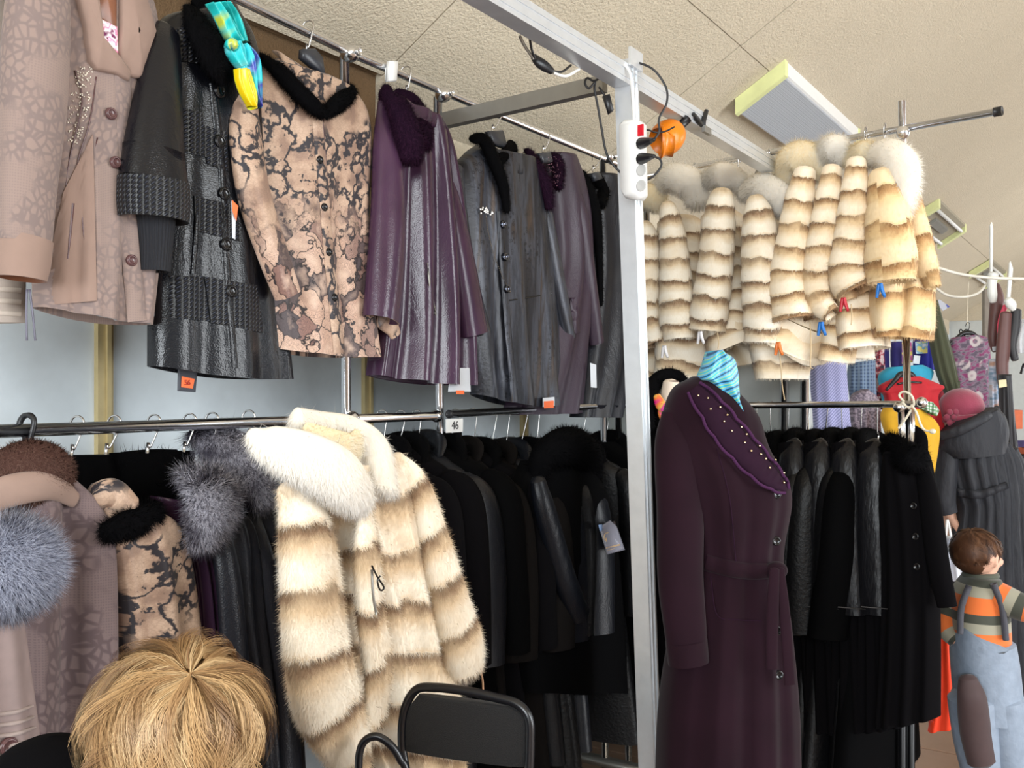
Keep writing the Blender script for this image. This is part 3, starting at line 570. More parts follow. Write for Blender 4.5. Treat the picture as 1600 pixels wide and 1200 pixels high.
def lapel(sf_, pts, off=.012, th=.007):   # collar plate lying on the coat front: outline px, standing a little off the surface
    g = G(); c = np.mean(pts, 0); rings = []
    for k, o_ in ((1.0, -.004), (1.0, off*.7), (.93, off), (.55, off+.004), (.05, off+.005)): rings.append([sf_.at(*(c+(np.array(p)-c)*k), o_) for p in interp(np.array(pts+[pts[0]], float), len(pts)*4+1, False)[:-1]])
    g.grid(rings, np.array([[(p[0], -p[2]) for p in r] for r in rings]), True, out=(0, -1, 0)); return g
g = lapel(sf, [(140, 22), (182, 42), (184, 98), (166, 84), (146, 60)], .004); T.part('lining_label', g, nstops('flower_label', [(.4, (250, 245, 246)), (.5, (244, 120, 170)), (.58, (250, 240, 244)), (.66, (120, 40, 90))], 45), 'white lining label with pink blossom print')
g = lapel(sf, [(150, -40), (182, -40), (181, 45), (145, 22)], .003); T.part('back_neck', g, lining)
g = lapel(sf, [(106, -50), (140, -50), (137, 10), (146, 62), (176, 98), (200, 116), (197, 128), (176, 116), (146, 110), (136, 96), (128, 40)], .016); T.part('collar', g, pink_plain)
g = lapel(sf, [(186, -50), (214, -40), (232, 20), (240, 50), (226, 90), (217, 124), (198, 120), (183, 100), (186, 40)], .014); T.part('collar', g, pink_plain)
for k, u in enumerate((42, 46)):
    T.part('tag_string', G().tube([fr.at(u, 452, .09), fr.at(u-1+k*6, 490, .09), fr.at(u+k*9, 532, .09)], .0022, 12, 5), plain('tag_grey', (92, 90, 104), .5))
# beige coat hem peeking under its sleeve
T = Thing('striped_coat', 'beige-grey coat hem with stitched bands showing under the dusty pink sleeve', 'coat', fr, base(fr, -10, 500, -.05)); g = G().loft(P(fr, [(-60, -20), (-80, 200), (-80, 505)], -.12), P(fr, [(10, -20), (34, 200), (35, 505)], -.12), .05)
sfx = Surf(g, fr, -.12); T.part('body', g, [plain('beige_grey_suede', (170, 158, 148), .8), blk_lining])
for v in (452, 470, 489): g = G(); sfx.band(g, [(-30, v-2, 4), (32, v+2, 4)], .003, 10); T.part('stitched_band', g, plain('band_beige', (190, 178, 166), .8))
# 2 black leather coat
T = Thing('leather_coat', 'black leather coat with woven bands, black fur collar and turquoise scarf', 'coat', fr, base(fr, 335, 580, -.01)); D0 = .0
g = G().loft(P(fr, [(300, 15), (246, 42), (238, 200), (232, 400), (231, 572)], D0), P(fr, [(352, 15), (392, 80), (415, 250), (432, 450), (446, 592)], D0), .075, folds=[(.008, 2.2, 0, 1.2), (.004, 5, 2, 1)], sag=.012); sf = Surf(g, fr, D0); T.part('body', g, [blk_leather, blk_lining])
for q in ([(270, 44), (306, 44), (308, 100), (276, 94)], [(280, 168), (314, 176), (322, 246), (284, 238)], [(316, 196), (352, 206), (356, 268), (322, 256)], [(302, 306), (368, 322), (376, 378), (304, 360)], [(236, 430), (316, 432), (326, 502), (238, 494)], [(318, 432), (400, 446), (410, 520), (328, 504)]):
    g = G(); sf.patch(g, q, 10, 8, .004); T.part('woven_band', g, wov, 'raised woven leather band')
g = G(); sf.band(g, [(332, 130, 6), (345, 250, 6), (352, 400, 6), (366, 575, 6)], .004); T.part('placket', g, blk_leather)
for u, v in ((341, 143), (342, 221), (349, 303), (352, 382), (360, 455)): sf.button(T, u, v, .0155, btn_black)
g = G(); sf.band(g, [(306, 336, 3), (304, 380, 3.4), (300, 428, 3)], .007); T.part('pocket_welt', g, blk_leather)
g = G().sleeve(S(fr, [(262, 48, 22, .05), (256, 80, 30, .07), (248, 150, 40, .09), (241, 230, 50, .1), (240, 285, 57, .105)]), .7, folds=[(.04, 3, 1, 1)]); T.part('sleeve', g, blk_leather)
g = G().sleeve(S(fr, [(240, 283, 59, .105), (240, 318, 60, .105), (240, 344, 58, .105)]), .75, rows=12, cap0=False, lin_mi=1); T.part('woven_cuff', g, [wov, blk_lining], 'wide woven leather cuff')
g = G().sleeve(S(fr, [(243, 330, 34, .09), (243, 380, 28, .085), (241, 424, 26, .08)]), .8, rows=20); T.part('knit_cuff', g, [knit, blk_lining], 'ribbed knitted inner cuff')
g = G().sleeve(S(fr, [(300, 14, 16, .05), (316, 50, 28, .09), (336, 96, 26, .1), (352, 128, 14, .1)]), .6); g.sleeve(S(fr, [(306, 10, 14, .02), (345, 12, 18, .02), (372, 60, 20, .05), (372, 110, 16, .08)]), .6); g.fur(16000, .014, .0009, .5, .4)
T.part('fur_collar', g, black_fur, 'black fur collar')
T.part('back_tail', G().loft(P(fr, [(360, 480), (368, 540), (372, 592)], -.04), P(fr, [(436, 480), (442, 540), (445, 590)], -.04), .03, rows=14, cols=14), blk_leather)
c = base(fr, 290, 592, .0); T = Thing('price_tag', 'dark hang tag with orange sticker reading 56 under the black leather coat', 'price tag', fr, c); T.part('card', hardflat(G().poly(P(fr, [(278, 572), (308, 576), (305, 613), (277, 611)], .0), .002)), paper_d); g = hardflat(G().poly(P(fr, [(284, 588), (304, 592), (301, 607), (283, 605)], .003), .001)); T.part('sticker', g, orange_s)
text('56', T, fr.at(293, 598, .006), .017, plain('red_ink', (170, 50, 30), .6))
scarf_m = nstops('silk_print', [(.36, (16, 120, 124)), (.44, (40, 196, 200)), (.5, (20, 140, 130)), (.56, (24, 96, 160)), (.6, (60, 205, 205)), (.7, (214, 214, 40))], 7, .3, (1, .6, 1)); yel = nstops('silk_yellow', [(.4, (226, 196, 20)), (.55, (214, 222, 50)), (.68, (40, 150, 130))], 8, .3)
T = Thing('silk_scarf', 'knotted turquoise and yellow silk scarf hanging on the black leather coat', 'scarf', fr, base(fr, 385, 165, .12))
sA_ = nstops('silk_teal', [(.36, (14, 110, 112)), (.46, (30, 160, 156)), (.54, (40, 196, 196)), (.62, (190, 200, 60)), (.7, (24, 110, 130))], 22, .3, (1, .35, 1)); sB_ = nstops('silk_blue', [(.38, (26, 178, 196)), (.5, (60, 208, 214)), (.57, (44, 44, 150)), (.66, (30, 150, 176))], 20, .3, (1, .4, 1)); sC_ = nstops('silk_yellow', [(.4, (224, 190, 16)), (.55, (208, 214, 44)), (.66, (120, 180, 90))], 20, .3, (1, .4, 1))
def cloth(L_, R_, m, d, D, f=.006): T.part('fold', G().loft(P(fr, L_, d), P(fr, R_, d), D, .01, 24, 20, folds=[(f, 2.3, 1, 0)], hem=False), m)
cloth([(322, 6), (336, 30), (350, 60), (362, 70)], [(334, 10), (350, 30), (364, 54), (370, 66)], sA_, .1, .03); cloth([(342, 4), (352, 18), (362, 44), (368, 66)], [(350, 8), (368, 34), (376, 60), (378, 68)], sA_, .1, .025)
cloth([(350, 70), (352, 84), (362, 98), (370, 106)], [(366, 66), (374, 80), (374, 94), (374, 104)], nstops('silk_pale', [(.4, (40, 190, 196)), (.6, (130, 210, 214))], 20, .3), .12, .03)
T.part('knot', G().ell(fr.at(363, 70, .14), (.017, .016, .014), jitter=.0008), sA_)
cloth([(368, 78), (370, 100), (372, 118), (376, 150), (392, 168)], [(374, 70), (392, 86), (398, 104), (399, 138), (396, 172)], sB_, .12, .03, .008); cloth([(366, 108), (368, 126), (376, 148), (388, 166)], [(384, 110), (390, 128), (396, 150), (394, 172)], sC_, .145, .02, .004)
# 3 snake print coat
T = Thing('snake_print_coat', 'beige snake and flower print coat with black fur trim on the upper rail', 'coat', fr, base(fr, 480, 548, 0))
g = G().loft(P(fr, [(428, 92), (394, 108), (368, 160), (360, 240), (360, 320), (372, 440), (379, 540)]), P(fr, [(516, 126), (548, 158), (566, 185), (572, 240), (568, 330), (574, 460), (587, 558)]), .09, neck=.1, folds=[(.012, 2.3, 1.2, 1.4), (.005, 6, 0, 1)], sag=.012); sf = Surf(g, fr, 0); T.part('body', g, [snake, blk_lining])
g = G().sleeve(S(fr, [(384, 130, 20, .05), (383, 200, 28, .08), (396, 300, 29, .095), (424, 390, 26, .1), (450, 462, 22, .105)]), .7, folds=[(.1, 4, 1, .6)]); T.part('sleeve', g, [snake, lining])
g = G().sleeve(S(fr, [(556, 190, 10, .04), (566, 260, 12, .05), (566, 360, 12, .05), (570, 440, 12, .05)]), .9); T.part('sleeve', g, [snake, lining])
g = G(); sf.band(g, [(494, 172, 8), (504, 280, 8), (514, 400, 8), (530, 552, 9)], .004); T.part('placket', g, snake)
g = G(); sf.seam(g, [(503, 180), (513, 300), (522, 420), (538, 552)], .002); T.part('seam', g, btn_brown)
for u, v in ((497, 181), (498, 250), (505, 324), (512, 394), (521, 465)): sf.button(T, u, v, .0105, btn_black)
g = G().sleeve(S(fr, [(432, 84, 9, -.02), (452, 96, 15, .04), (478, 128, 16, .08), (494, 152, 10, .09)]), .5); T.part('stand_collar', g, snake_p); g = G().sleeve(S(fr, [(512, 118, 8, .04), (520, 134, 11, .06), (510, 154, 10, .08)]), .5); T.part('stand_collar', g, snake_p)
g = G().sleeve(S(fr, [(406, 90, 11, .0), (424, 98, 15, .05), (452, 128, 15, .085), (486, 162, 14, .11), (506, 178, 9, .115)]), .8, open_end=False); g.sleeve(S(fr, [(508, 176, 9, .115), (526, 162, 13, .1), (546, 146, 12, .07), (551, 140, 9, .05)]), .8, open_end=False); g.fur(14000, .013, .0009, .5, .4); T.part('fur_trim', g, black_fur, 'black fur trim along the collar')
hanger(fr, 481, 42, 84, label='dark grey hanger of the snake and flower print coat', u2=478, body=False).part('hanger_body', G().poly(P(fr, [(467, 78), (486, 77), (498, 92), (502, 122), (490, 112), (466, 92)], .03), .02), hang_blk)
T = Thing('price_tag', 'white and orange tag showing beside the left edge of the snake print coat', 'price tag', fr, base(fr, 366, 360, .09)); T.part('card', hardflat(G().poly(P(fr, [(361, 314), (368, 330), (367, 374), (363, 372)], .105), .002)), paper_w); T.part('sticker', hardflat(G().poly(P(fr, [(362, 312), (372, 322), (369, 345), (363, 330)], .11), .001)), orange_s)
# 4 plum leather coat with wide fur collar
T = Thing('plum_leather_coat', 'flared plum leather coat with bulky plum fur collar', 'coat', fr, base(fr, 650, 595, 0))
g = G().loft(P(fr, [(612, 150), (594, 180), (590, 260), (586, 380), (582, 500), (573, 586)]), P(fr, [(656, 178), (684, 220), (700, 290), (714, 400), (722, 500), (724, 602)]), .1, neck=.08, folds=[(.034, 3.4, .6, .9), (.010, 7, 2, 1)], sag=.01); sf = Surf(g, fr, 0); T.part('body', g, [plum_leather, dk_plum_lining])
g = G().sleeve(S(fr, [(604, 165, 17, .06), (605, 230, 27, .085), (607, 330, 34, .1), (603, 420, 36, .105), (596, 500, 34, .11)]), .7, folds=[(.05, 4, 0, .8)]); T.part('sleeve', g, [plum_leather, blk_lining])
g = G().sleeve(S(fr, [(690, 240, 12, .03), (706, 320, 20, .06), (722, 420, 27, .075), (738, 522, 29, .08)]), .7, folds=[(.05, 4, 2, .8)]); T.part('sleeve', g, [plum_leather, blk_lining])
g = G(); sf.band(g, [(664, 400, 1.2), (672, 450, 1.4), (680, 492, 1)], .004); T.part('pocket_zip', g, steel)
g = G().sleeve(S(fr, [(598, 152, 12, .06), (612, 150, 20, .1), (626, 176, 24, .12), (638, 215, 28, .13), (642, 248, 22, .13)]), .7, open_end=False); g.sleeve(S(fr, [(620, 146, 10, .0), (646, 160, 15, .03), (660, 186, 18, .07), (658, 222, 20, .1)]), .7, open_end=False); g.fur(18000, .015, .0009, .5, .4); T.part('fur_collar', g, plum_fur, 'bulky plum fur collar')
T.part('lace_cuff', G().sleeve(S(fr, [(596, 496, 18, .08), (612, 512, 14, .08), (618, 524, 11, .08)]), .6, rows=10), snake, 'printed lining cuff sticking out')
hanger(fr, 634, 112, 146, label='hanger holding the flared plum leather coat', body=False)
# 5 foil print coat
T = Thing('foil_print_coat', 'dark foil-print coat with silver brooch and shiny buttons', 'coat', fr, base(fr, 810, 625, 0))
g = G().loft(P(fr, [(752, 222), (726, 240), (706, 270), (704, 330), (716, 430), (722, 520), (736, 616)]), P(fr, [(806, 240), (834, 258), (848, 290), (856, 350), (864, 440), (872, 520), (880, 622)]), .085, neck=.1, folds=[(.012, 3, .3, 1.3), (.006, 7, 2, 1)], sag=.035); sf = Surf(g, fr, 0); T.part('body', g, [foil, blk_lining])
g = G().sleeve(S(fr, [(714, 262, 12, .03), (716, 330, 16, .05), (730, 430, 18, .05), (752, 520, 18, .05)]), .8); T.part('sleeve', g, [foil, blk_lining])
g = G().sleeve(S(fr, [(842, 285, 11, .03), (854, 350, 15, .05), (868, 430, 16, .05), (888, 528, 14, .05)]), .8); T.part('sleeve', g, [foil, blk_lining], 'narrow dark sleeve')
g = G(); sf.seam(g, [(790, 470), (820, 466), (862, 458)], .0025); T.part('seam', g, btn_black); g = G(); sf.band(g, [(780, 330, 5), (787, 430, 5), (796, 540, 5), (804, 628, 5)], .004); T.part('placket', g, foil)
for u, v in ((783, 351), (786, 402), (789, 452)): sf.button(T, u, v, .0135, btn_metal, th=.012)
g = G().sleeve(S(fr, [(742, 214, 12, .03), (758, 222, 13, .06), (772, 252, 12, .085), (786, 290, 10, .095), (792, 330, 6, .095)]), .8, open_end=False); g.sleeve(S(fr, [(770, 256, 10, .07), (788, 244, 12, .06), (800, 230, 12, .04)]), .8, open_end=False); g.fur(10000, .013, .0009, .5, .4); T.part('fur_trim', g, black_fur, 'black fur edge on the stand collar')
hanger(fr, 776, 180, 206, label='dark grey hanger of the foil-print coat', u2=769, body=False).part('hanger_body', G().poly(P(fr, [(757, 206), (780, 204), (786, 226), (782, 232), (764, 226)], .04), .02), hang_blk)
T = Thing('necklace', 'silver rhinestone brooch with chain pinned on the foil-print coat', 'brooch', fr, sf.at(757, 328)); g = G()
for k in range(26):
    a, r = random.uniform(0, 6.28), random.uniform(0, 11); g.ell(sf.at(757+r*math.cos(a), 330+r*.75*math.sin(a), .008), (.0042,)*3, 6, 5)
o = T.part('rhinestones', g, plain('crystal', (240, 238, 232), .08, .8)); o['kind'] = 'stuff'; g = G()
for k in range(40):
    t = k/39; g.ell(sf.at(757+8*math.sin(t*1.2)+30*t**2, 338+118*t, .006), (.0026,)*3, 5, 4)
o = T.part('chain', g, plain('antique_metal', (120, 110, 100), .25, 1)); o['kind'] = 'stuff'
# 6 soft plum coat, 7 dark coat
T = Thing('plum_suede_coat', 'soft plum leather coat with sequinned plum fur collar between the foil-print coat and the darkest coat', 'coat', fr, base(fr, 880, 640, -.02))
T.o['label'] = 'soft plum leather coat with sequinned fur collar behind the foil-print coat'
g = G().loft(P(fr, [(838, 240), (838, 270), (846, 340), (850, 420), (820, 540), (785, 648)], -.03), P(fr, [(880, 250), (896, 290), (906, 340), (908, 430), (906, 540), (896, 645)], -.03), .1, folds=[(.012, 3, 0, 1)]); sf = Surf(g, fr, -.03); T.part('body', g, [plum_leather2, blk_lining])
g = G().sleeve(S(fr, [(890, 280, 10, .03), (904, 330, 16, .05), (916, 420, 17, .05), (932, 536, 15, .05)]), .8, folds=[(.06, 4, 0, 1)]); T.part('sleeve', g, [plum_leather2, blk_lining])
g = G(); sf.band(g, [(895, 465, 5), (898, 495, 5), (902, 520, 4)], .006); T.part('pocket_flap', g, plum_leather2)
g = G().sleeve(S(fr, [(826, 236, 9, .03), (836, 256, 12, .06), (852, 290, 12, .08), (858, 325, 8, .08)]), .8, open_end=False); g.sleeve(S(fr, [(864, 244, 14, .03), (872, 262, 12, .05), (870, 290, 11, .07)]), .8, open_end=False); g.fur(5000, .016, .0013, .4, .6); T.part('fur_collar', g, plum_fur)
g = G()
for k in range(60): q = S(fr, [(866+random.uniform(-10, 10), 265+random.uniform(-20, 26), 1, .085)])[0]; g.ell(q[:3], (.0016,)*3, 5, 4)
o = T.part('sequins', g, plain('sequin', (150, 110, 130), .2, .8)); o['kind'] = 'stuff'
hanger(fr, 852, 215, 238, label='grey hanger of the soft plum leather coat', u2=848, body=False).part('hanger_body', G().poly(P(fr, [(838, 240), (854, 238), (858, 254), (842, 256)], .05), .02), hang_blk)
T = Thing('dark_leather_coat', 'charcoal leather coat with black beaded collar, last before the tall post', 'coat', fr, base(fr, 940, 640, -.02))
g = G().loft(P(fr, [(914, 272), (912, 320), (918, 420), (908, 540), (892, 652)], -.03), P(fr, [(945, 280), (965, 320), (980, 400), (985, 520), (955, 652)], -.03), .1, folds=[(.014, 3, 0, 1)]); T.part('body', g, [dark_leather, blk_lining]); sf = Surf(g, fr, -.03)
g = G().sleeve(S(fr, [(952, 292, 10, .03), (966, 350, 14, .05), (976, 450, 16, .05), (982, 550, 15, .05)]), .8); T.part('sleeve', g, [dark_leather, blk_lining])
g = G().sleeve(S(fr, [(907, 270, 10, .03), (920, 300, 12, .05), (930, 340, 12, .06), (936, 400, 7, .06), (938, 476, 5, .06)]), .8, open_end=False); g.sleeve(S(fr, [(930, 278, 12, .02), (942, 296, 12, .03), (938, 320, 10, .05)]), .8, open_end=False); g.fur(5000, .016, .0013, .4, .6); T.part('fur_collar', g, black_fur)
hanger(fr, 932, 247, 268, label='grey hanger of the charcoal leather coat beside the tall post', u2=926, body=False).part('hanger_body', G().poly(P(fr, [(921, 271), (931, 269), (936, 280), (924, 284)], .05), .02), hang_blk)
for lab, q, st in (('white and grey tag with orange mark below the flared plum leather coat', [(704, 575), (733, 575), (735, 612), (700, 612)], [(713, 610), (725, 610), (725, 616), (713, 616)]),
               ('small tag with bright orange sticker under the foil-print coat', [(848, 622), (866, 620), (866, 634), (848, 636)], [(850, 627), (865, 626), (865, 637), (850, 638)]),
               ('narrow pale blue card hanging on the charcoal leather coat', [(922, 567), (931, 570), (932, 606), (923, 605)], None)):
    T = Thing('price_tag', lab, 'price tag', fr, base(fr, q[0][0]+10, q[2][1], .08)); T.part('card', hardflat(G().poly(P(fr, q, .09), .002)), paper_w)
    if st: T.part('sticker', hardflat(G().poly(P(fr, st, .094), .001)), orange_s)
# small things on the upper rail
T = Thing('rail_clip', 'white plastic clip hooked on the upper rail right of the snake print coat', 'clip', fr, base(fr, 610, 130, .02)); T.part('clip_body', G().poly(P(fr, [(604, 96), (617, 96), (615, 128), (602, 128)], .015), .015), whitep); T.part('hook', G().tube(P(fr, [(606, 98), (603, 108), (603, 126)], .01), .003, 9, 6), whitep)

# ================================================================ lower rack, left part
LO = LR
T = Thing('suede_coat', 'taupe embossed suede coat seen from behind with rounded brown fur collar', 'coat', fr, base(fr, 60, 1230, 0))
g = G().loft(P(fr, [(0, 735), (-70, 790), (-100, 900), (-110, 1250)], -.02), P(fr, [(96, 745), (150, 792), (176, 860), (184, 1250)], -.02), .09, folds=[(.035, 2.6, .4, .5), (.01, 6, 0, .8)]); T.part('body', g, [taupe, blk_lining])
T.part('under_collar', G().sleeve(S(fr, [(-40, 790, 26, .06), (20, 766, 26, .09), (80, 760, 22, .09), (118, 782, 12, .06)]), .5, open_end=False), pink_plain)
g = G().ell(fr.at(48, 742, .04), (.085, .06, .068), 30, 18); g.fur(12000, .01, .0012, .5, .6); T.part('fur_collar', g, brown_fur, 'rounded sheared brown fur collar')
hanger(fr, 42, 662, 700, d=.0, label='black plastic hanger with thick hook at the far left of the lower rail', mat=blackp, hook_mat=blackp, thick=.006, body=False)
FL = F((LR.P0[0]+LR.n[0]*.22, LR.P0[1]+LR.n[1]*.22), LR.a)
T = Thing('suede_coat', 'beige-pink suede coat with blue fox cuff and ribbed hem at the lower left edge', 'coat', FL, base(FL, 20, 1210))
g = G().loft(P(FL, [(-120, 820), (-120, 1000), (-120, 1240)]), P(FL, [(0, 830), (28, 960), (66, 1240)]), .06, folds=[(.008, 3, 0, 1)]); T.part('body', g, [plain('beige_pink_suede', (132, 114, 110), .8), blk_lining]); sf = Surf(g, FL, 0)
for k in range(6): g = G(); v = 1108+17*k; sf.band(g, [(-4, v+8, 3.2), (24, v+4, 3.2), (50+k*2, v-6, 1.5)], .006, 10); T.part('rib', g, plain('rib_beige', (146, 130, 124), .8))
sf.button(T, 12, 1165, .015, btn_brown)
g = G().ell(FL.at(8, 885, .05), (.085, .06, .075), 30, 18); g.fur(15000, .032, .0012, .35, .75); T.part('fox_cuff', g, blue_fox, 'blue-grey fox fur cuff')
T = Thing('snake_print_coat', 'snake print coat with black collar on the lower rail above the blond head', 'coat', fr, base(fr, 230, 1150))
g = G().loft(P(fr, [(140, 790), (150, 830), (168, 900), (180, 1000), (190, 1180)], .03), P(fr, [(215, 790), (262, 812), (284, 860), (303, 1000), (318, 1180)], .03), .07, folds=[(.012, 2.4, 0, .6)]); T.part('body', g, [snake_p, blk_lining])
T.part('hood_collar', G().sleeve(S(fr, [(150, 776, 22, .06), (176, 772, 24, .08), (204, 792, 18, .09)]), .7, open_end=False), snake_p); g = G().sleeve(S(fr, [(164, 832, 16, .1), (205, 816, 22, .1), (246, 800, 18, .08)]), .7, open_end=False); g.fur(6000, .016, .0012, .4, .6); T.part('fur_trim', g, black_fur)
def drape(name, label, mat, L, R, d, D=.05, cat='coat', fd=((.01, 2.5, 0, .5),), extra=None, frm=None, grp=None, rows=36, cols=24):
    f_ = frm or LR; T = Thing(name, label, cat, f_, base(f_, (L[-1][0]+R[-1][0])/2, L[-1][1], d), grp); g = G().loft(P(f_, L, d), P(f_, R, d), D, folds=fd, rows=rows, cols=cols); T.part('body', g, [mat, blk_lining]); T.g = g; return T
drape('plum_leather_coat', 'slim plum leather coat squeezed behind the lower snake print coat', plum_leather, [(238, 775), (262, 830), (286, 900), (300, 1050), (315, 1230)], [(280, 785), (305, 830), (322, 900), (335, 1050), (350, 1230)], .0)
for i, (lab, L, R, d) in enumerate((('black leather coat with drooping silver fox collar over the blond head', [(318, 790), (326, 860), (330, 960), (350, 1080), (370, 1240)], [(352, 780), (388, 830), (402, 960), (415, 1080), (425, 1240)], .02), ('black leather coat with silver fox collar next to the large cream fur coat', [(375, 760), (385, 850), (400, 960), (420, 1080), (430, 1240)], [(405, 760), (425, 830), (440, 960), (452, 1080), (462, 1240)], -.03))):
    T = drape('leather_coat', lab, dark_leather, L, R, d, .06); T.part('sleeve', G().sleeve(S(fr, [(L[0][0]+16, 800, 15, d+.05), (L[1][0]+30, 900, 22, d+.08), (L[3][0]+22, 1080, 24, d+.08), (L[4][0]+20, 1220, 24, d+.08)]), .7, folds=[(.06, 4, i, 1)]), [dark_leather, blk_lining])
    g = G().sleeve(S(fr, [(300, 735, 22, .05), (326, 755, 34, .1), (330, 795, 34, .12), (315, 845, 18, .12)] if i == 0 else [(325, 690, 20, -.02), (368, 715, 32, .0), (392, 745, 34, .03), (405, 780, 18, .05)]), .7, open_end=False)
    if i: g.sleeve(S(fr, [(300, 680, 10, -.04), (340, 678, 14, -.04), (375, 690, 16, -.03)]), .8, open_end=False)
    g.fur(16000, .036, .0013, .7, .5, .4); T.part('fox_collar', g, silver_fox, 'silver fox fur collar')
T = drape('black_coat', 'black coats with dark fur collars behind the lower snake print coat', black_fur, [(100, 712), (108, 780), (120, 1000), (125, 1230)], [(190, 710), (200, 780), (200, 1000), (200, 1230)], -.1, .04); T.o['label'] = 'black coat with dark collar behind the lower snake print coat'
g = G().sleeve(S(fr, [(190, 718, 12, -.06), (230, 716, 14, -.05), (275, 714, 12, -.05)]), .8, open_end=False); g.loft(P(fr, [(172, 708), (190, 790), (210, 1000), (215, 1230)], -.07), P(fr, [(300, 704), (310, 790), (330, 1000), (335, 1230)], -.07), .04, rows=20, cols=16); g.fur(6000, .02, .0012, .3, .7)
single('black_coat', g, black_fur, 'dark plum-black furry coat filling the gap behind the slim plum coat', 'coat', fr)
for i, (u, vr, u2, vb) in enumerate(((120, 663, 111, 712), (178, 662, 165, 710), (240, 660, 230, 708), (296, 658, 287, 706), (331, 656, 328, 700), (388, 652, 376, 690))):
    hanger(fr, u, vr, vb, .1, -.02, 'long wire hanger hook, %s on the left lower rail' % ('first after the brown fur collar', 'second after the brown fur collar', 'third after the brown fur collar', 'fourth after the brown fur collar', 'over the drooping fox collar', 'beside the cream fox collar')[i], u2=u2, body=False)
# the large cream and brown striped fur coat
sfur = striped_fur('striped_fur_large', (74, 51, 38), (134, 101, 74), (222, 196, 160), (250, 241, 224), .138, .02)
FC = F((LR.P0[0]+LR.n[0]*.27, LR.P0[1]+LR.n[1]*.27), LR.a)
T = Thing('fur_coat', 'large cream and brown striped fur coat hung in front of the lower rail', 'coat', FC, base(FC, 600, 1200))
g = G().loft(P(FC, [(508, 730), (492, 800), (520, 900), (534, 1000), (548, 1100), (600, 1215)]), P(FC, [(600, 712), (640, 760), (664, 900), (690, 1000), (700, 1120), (705, 1240)]), .09, .05, folds=[(.02, 3.1, 2.2, .5), (.006, 7, 1, 1)]); g.fur(90000, .017, .0010, .9, .4); T.part('body', g, [sfur, lining])
g = G().sleeve(S(FC, [(448, 762, 20, .07), (472, 800, 44, .09), (484, 900, 56, .1), (492, 1000, 60, .11), (506, 1080, 62, .11), (540, 1160, 44, .11), (562, 1215, 20, .11)]), .6, folds=[(.05, 3, 1, .6)], open_end=False); g.fur(60000, .017, .0010, .9, .4); T.part('sleeve', g, [sfur, lining])
g = G().sleeve(S(FC, [(572, 790, 12, .1), (572, 860, 26, .11), (578, 960, 28, .115), (590, 1040, 28, .115), (585, 1130, 20, .11)]), .5, folds=[(.05, 3, 1, .6)], open_end=False); g.fur(18000, .016, .0013, .9, .4); T.part('front_edge', g, [sfur, lining])
g = G().sleeve(S(FC, [(618, 716, 14, .04), (650, 760, 26, .06), (678, 850, 32, .07), (702, 940, 38, .075), (722, 1010, 42, .075), (728, 1046, 34, .075)]), .65, open_end=False); g.fur(30000, .017, .0013, .9, .4); T.part('sleeve', g, [sfur, lining])
g = G().sleeve(S(FC, [(462, 660, 24, .04), (500, 668, 26, .03), (548, 676, 26, .03), (586, 705, 30, .06), (600, 760, 26, .1)]), .6, open_end=False); g.sleeve(S(FC, [(392, 676, 10, .06), (420, 690, 28, .09), (474, 712, 40, .13), (530, 742, 42, .15), (560, 775, 30, .15), (566, 792, 14, .15)]), .6, open_end=False); g.fur(42000, .026, .0010, .95, .35, .28); T.part('fox_collar', g, white_fox, 'wide white fox fur collar')
g = G().sleeve(S(FC, [(478, 668, 10, .09), (512, 690, 22, .1), (546, 700, 24, .1), (560, 680, 12, .09)]), .35, open_end=False); g.fur(8000, .014, .0013, .7, .5); T.part('collar_lining', g, cream_fox, 'warm cream fur inside the collar')
T.part('zip', G().tube([FC.at(581, 890, .19), FC.at(583, 930, .19), FC.at(588, 960, .185)], .003, 12, 6), steel); T.part('cord_loop', G().tube([FC.at(*q, .2) for q in ((581, 884), (590, 902), (600, 918), (594, 922), (590, 908), (594, 900))], .0022, 24, 5), btn_black)
T.part('hanging_cord', G().tube([FC.at(750, 1045, .08), FC.at(754, 1062, .08), FC.at(755, 1078, .08)], .003, 8, 5), plain('tan_cord', (170, 130, 100), .7))
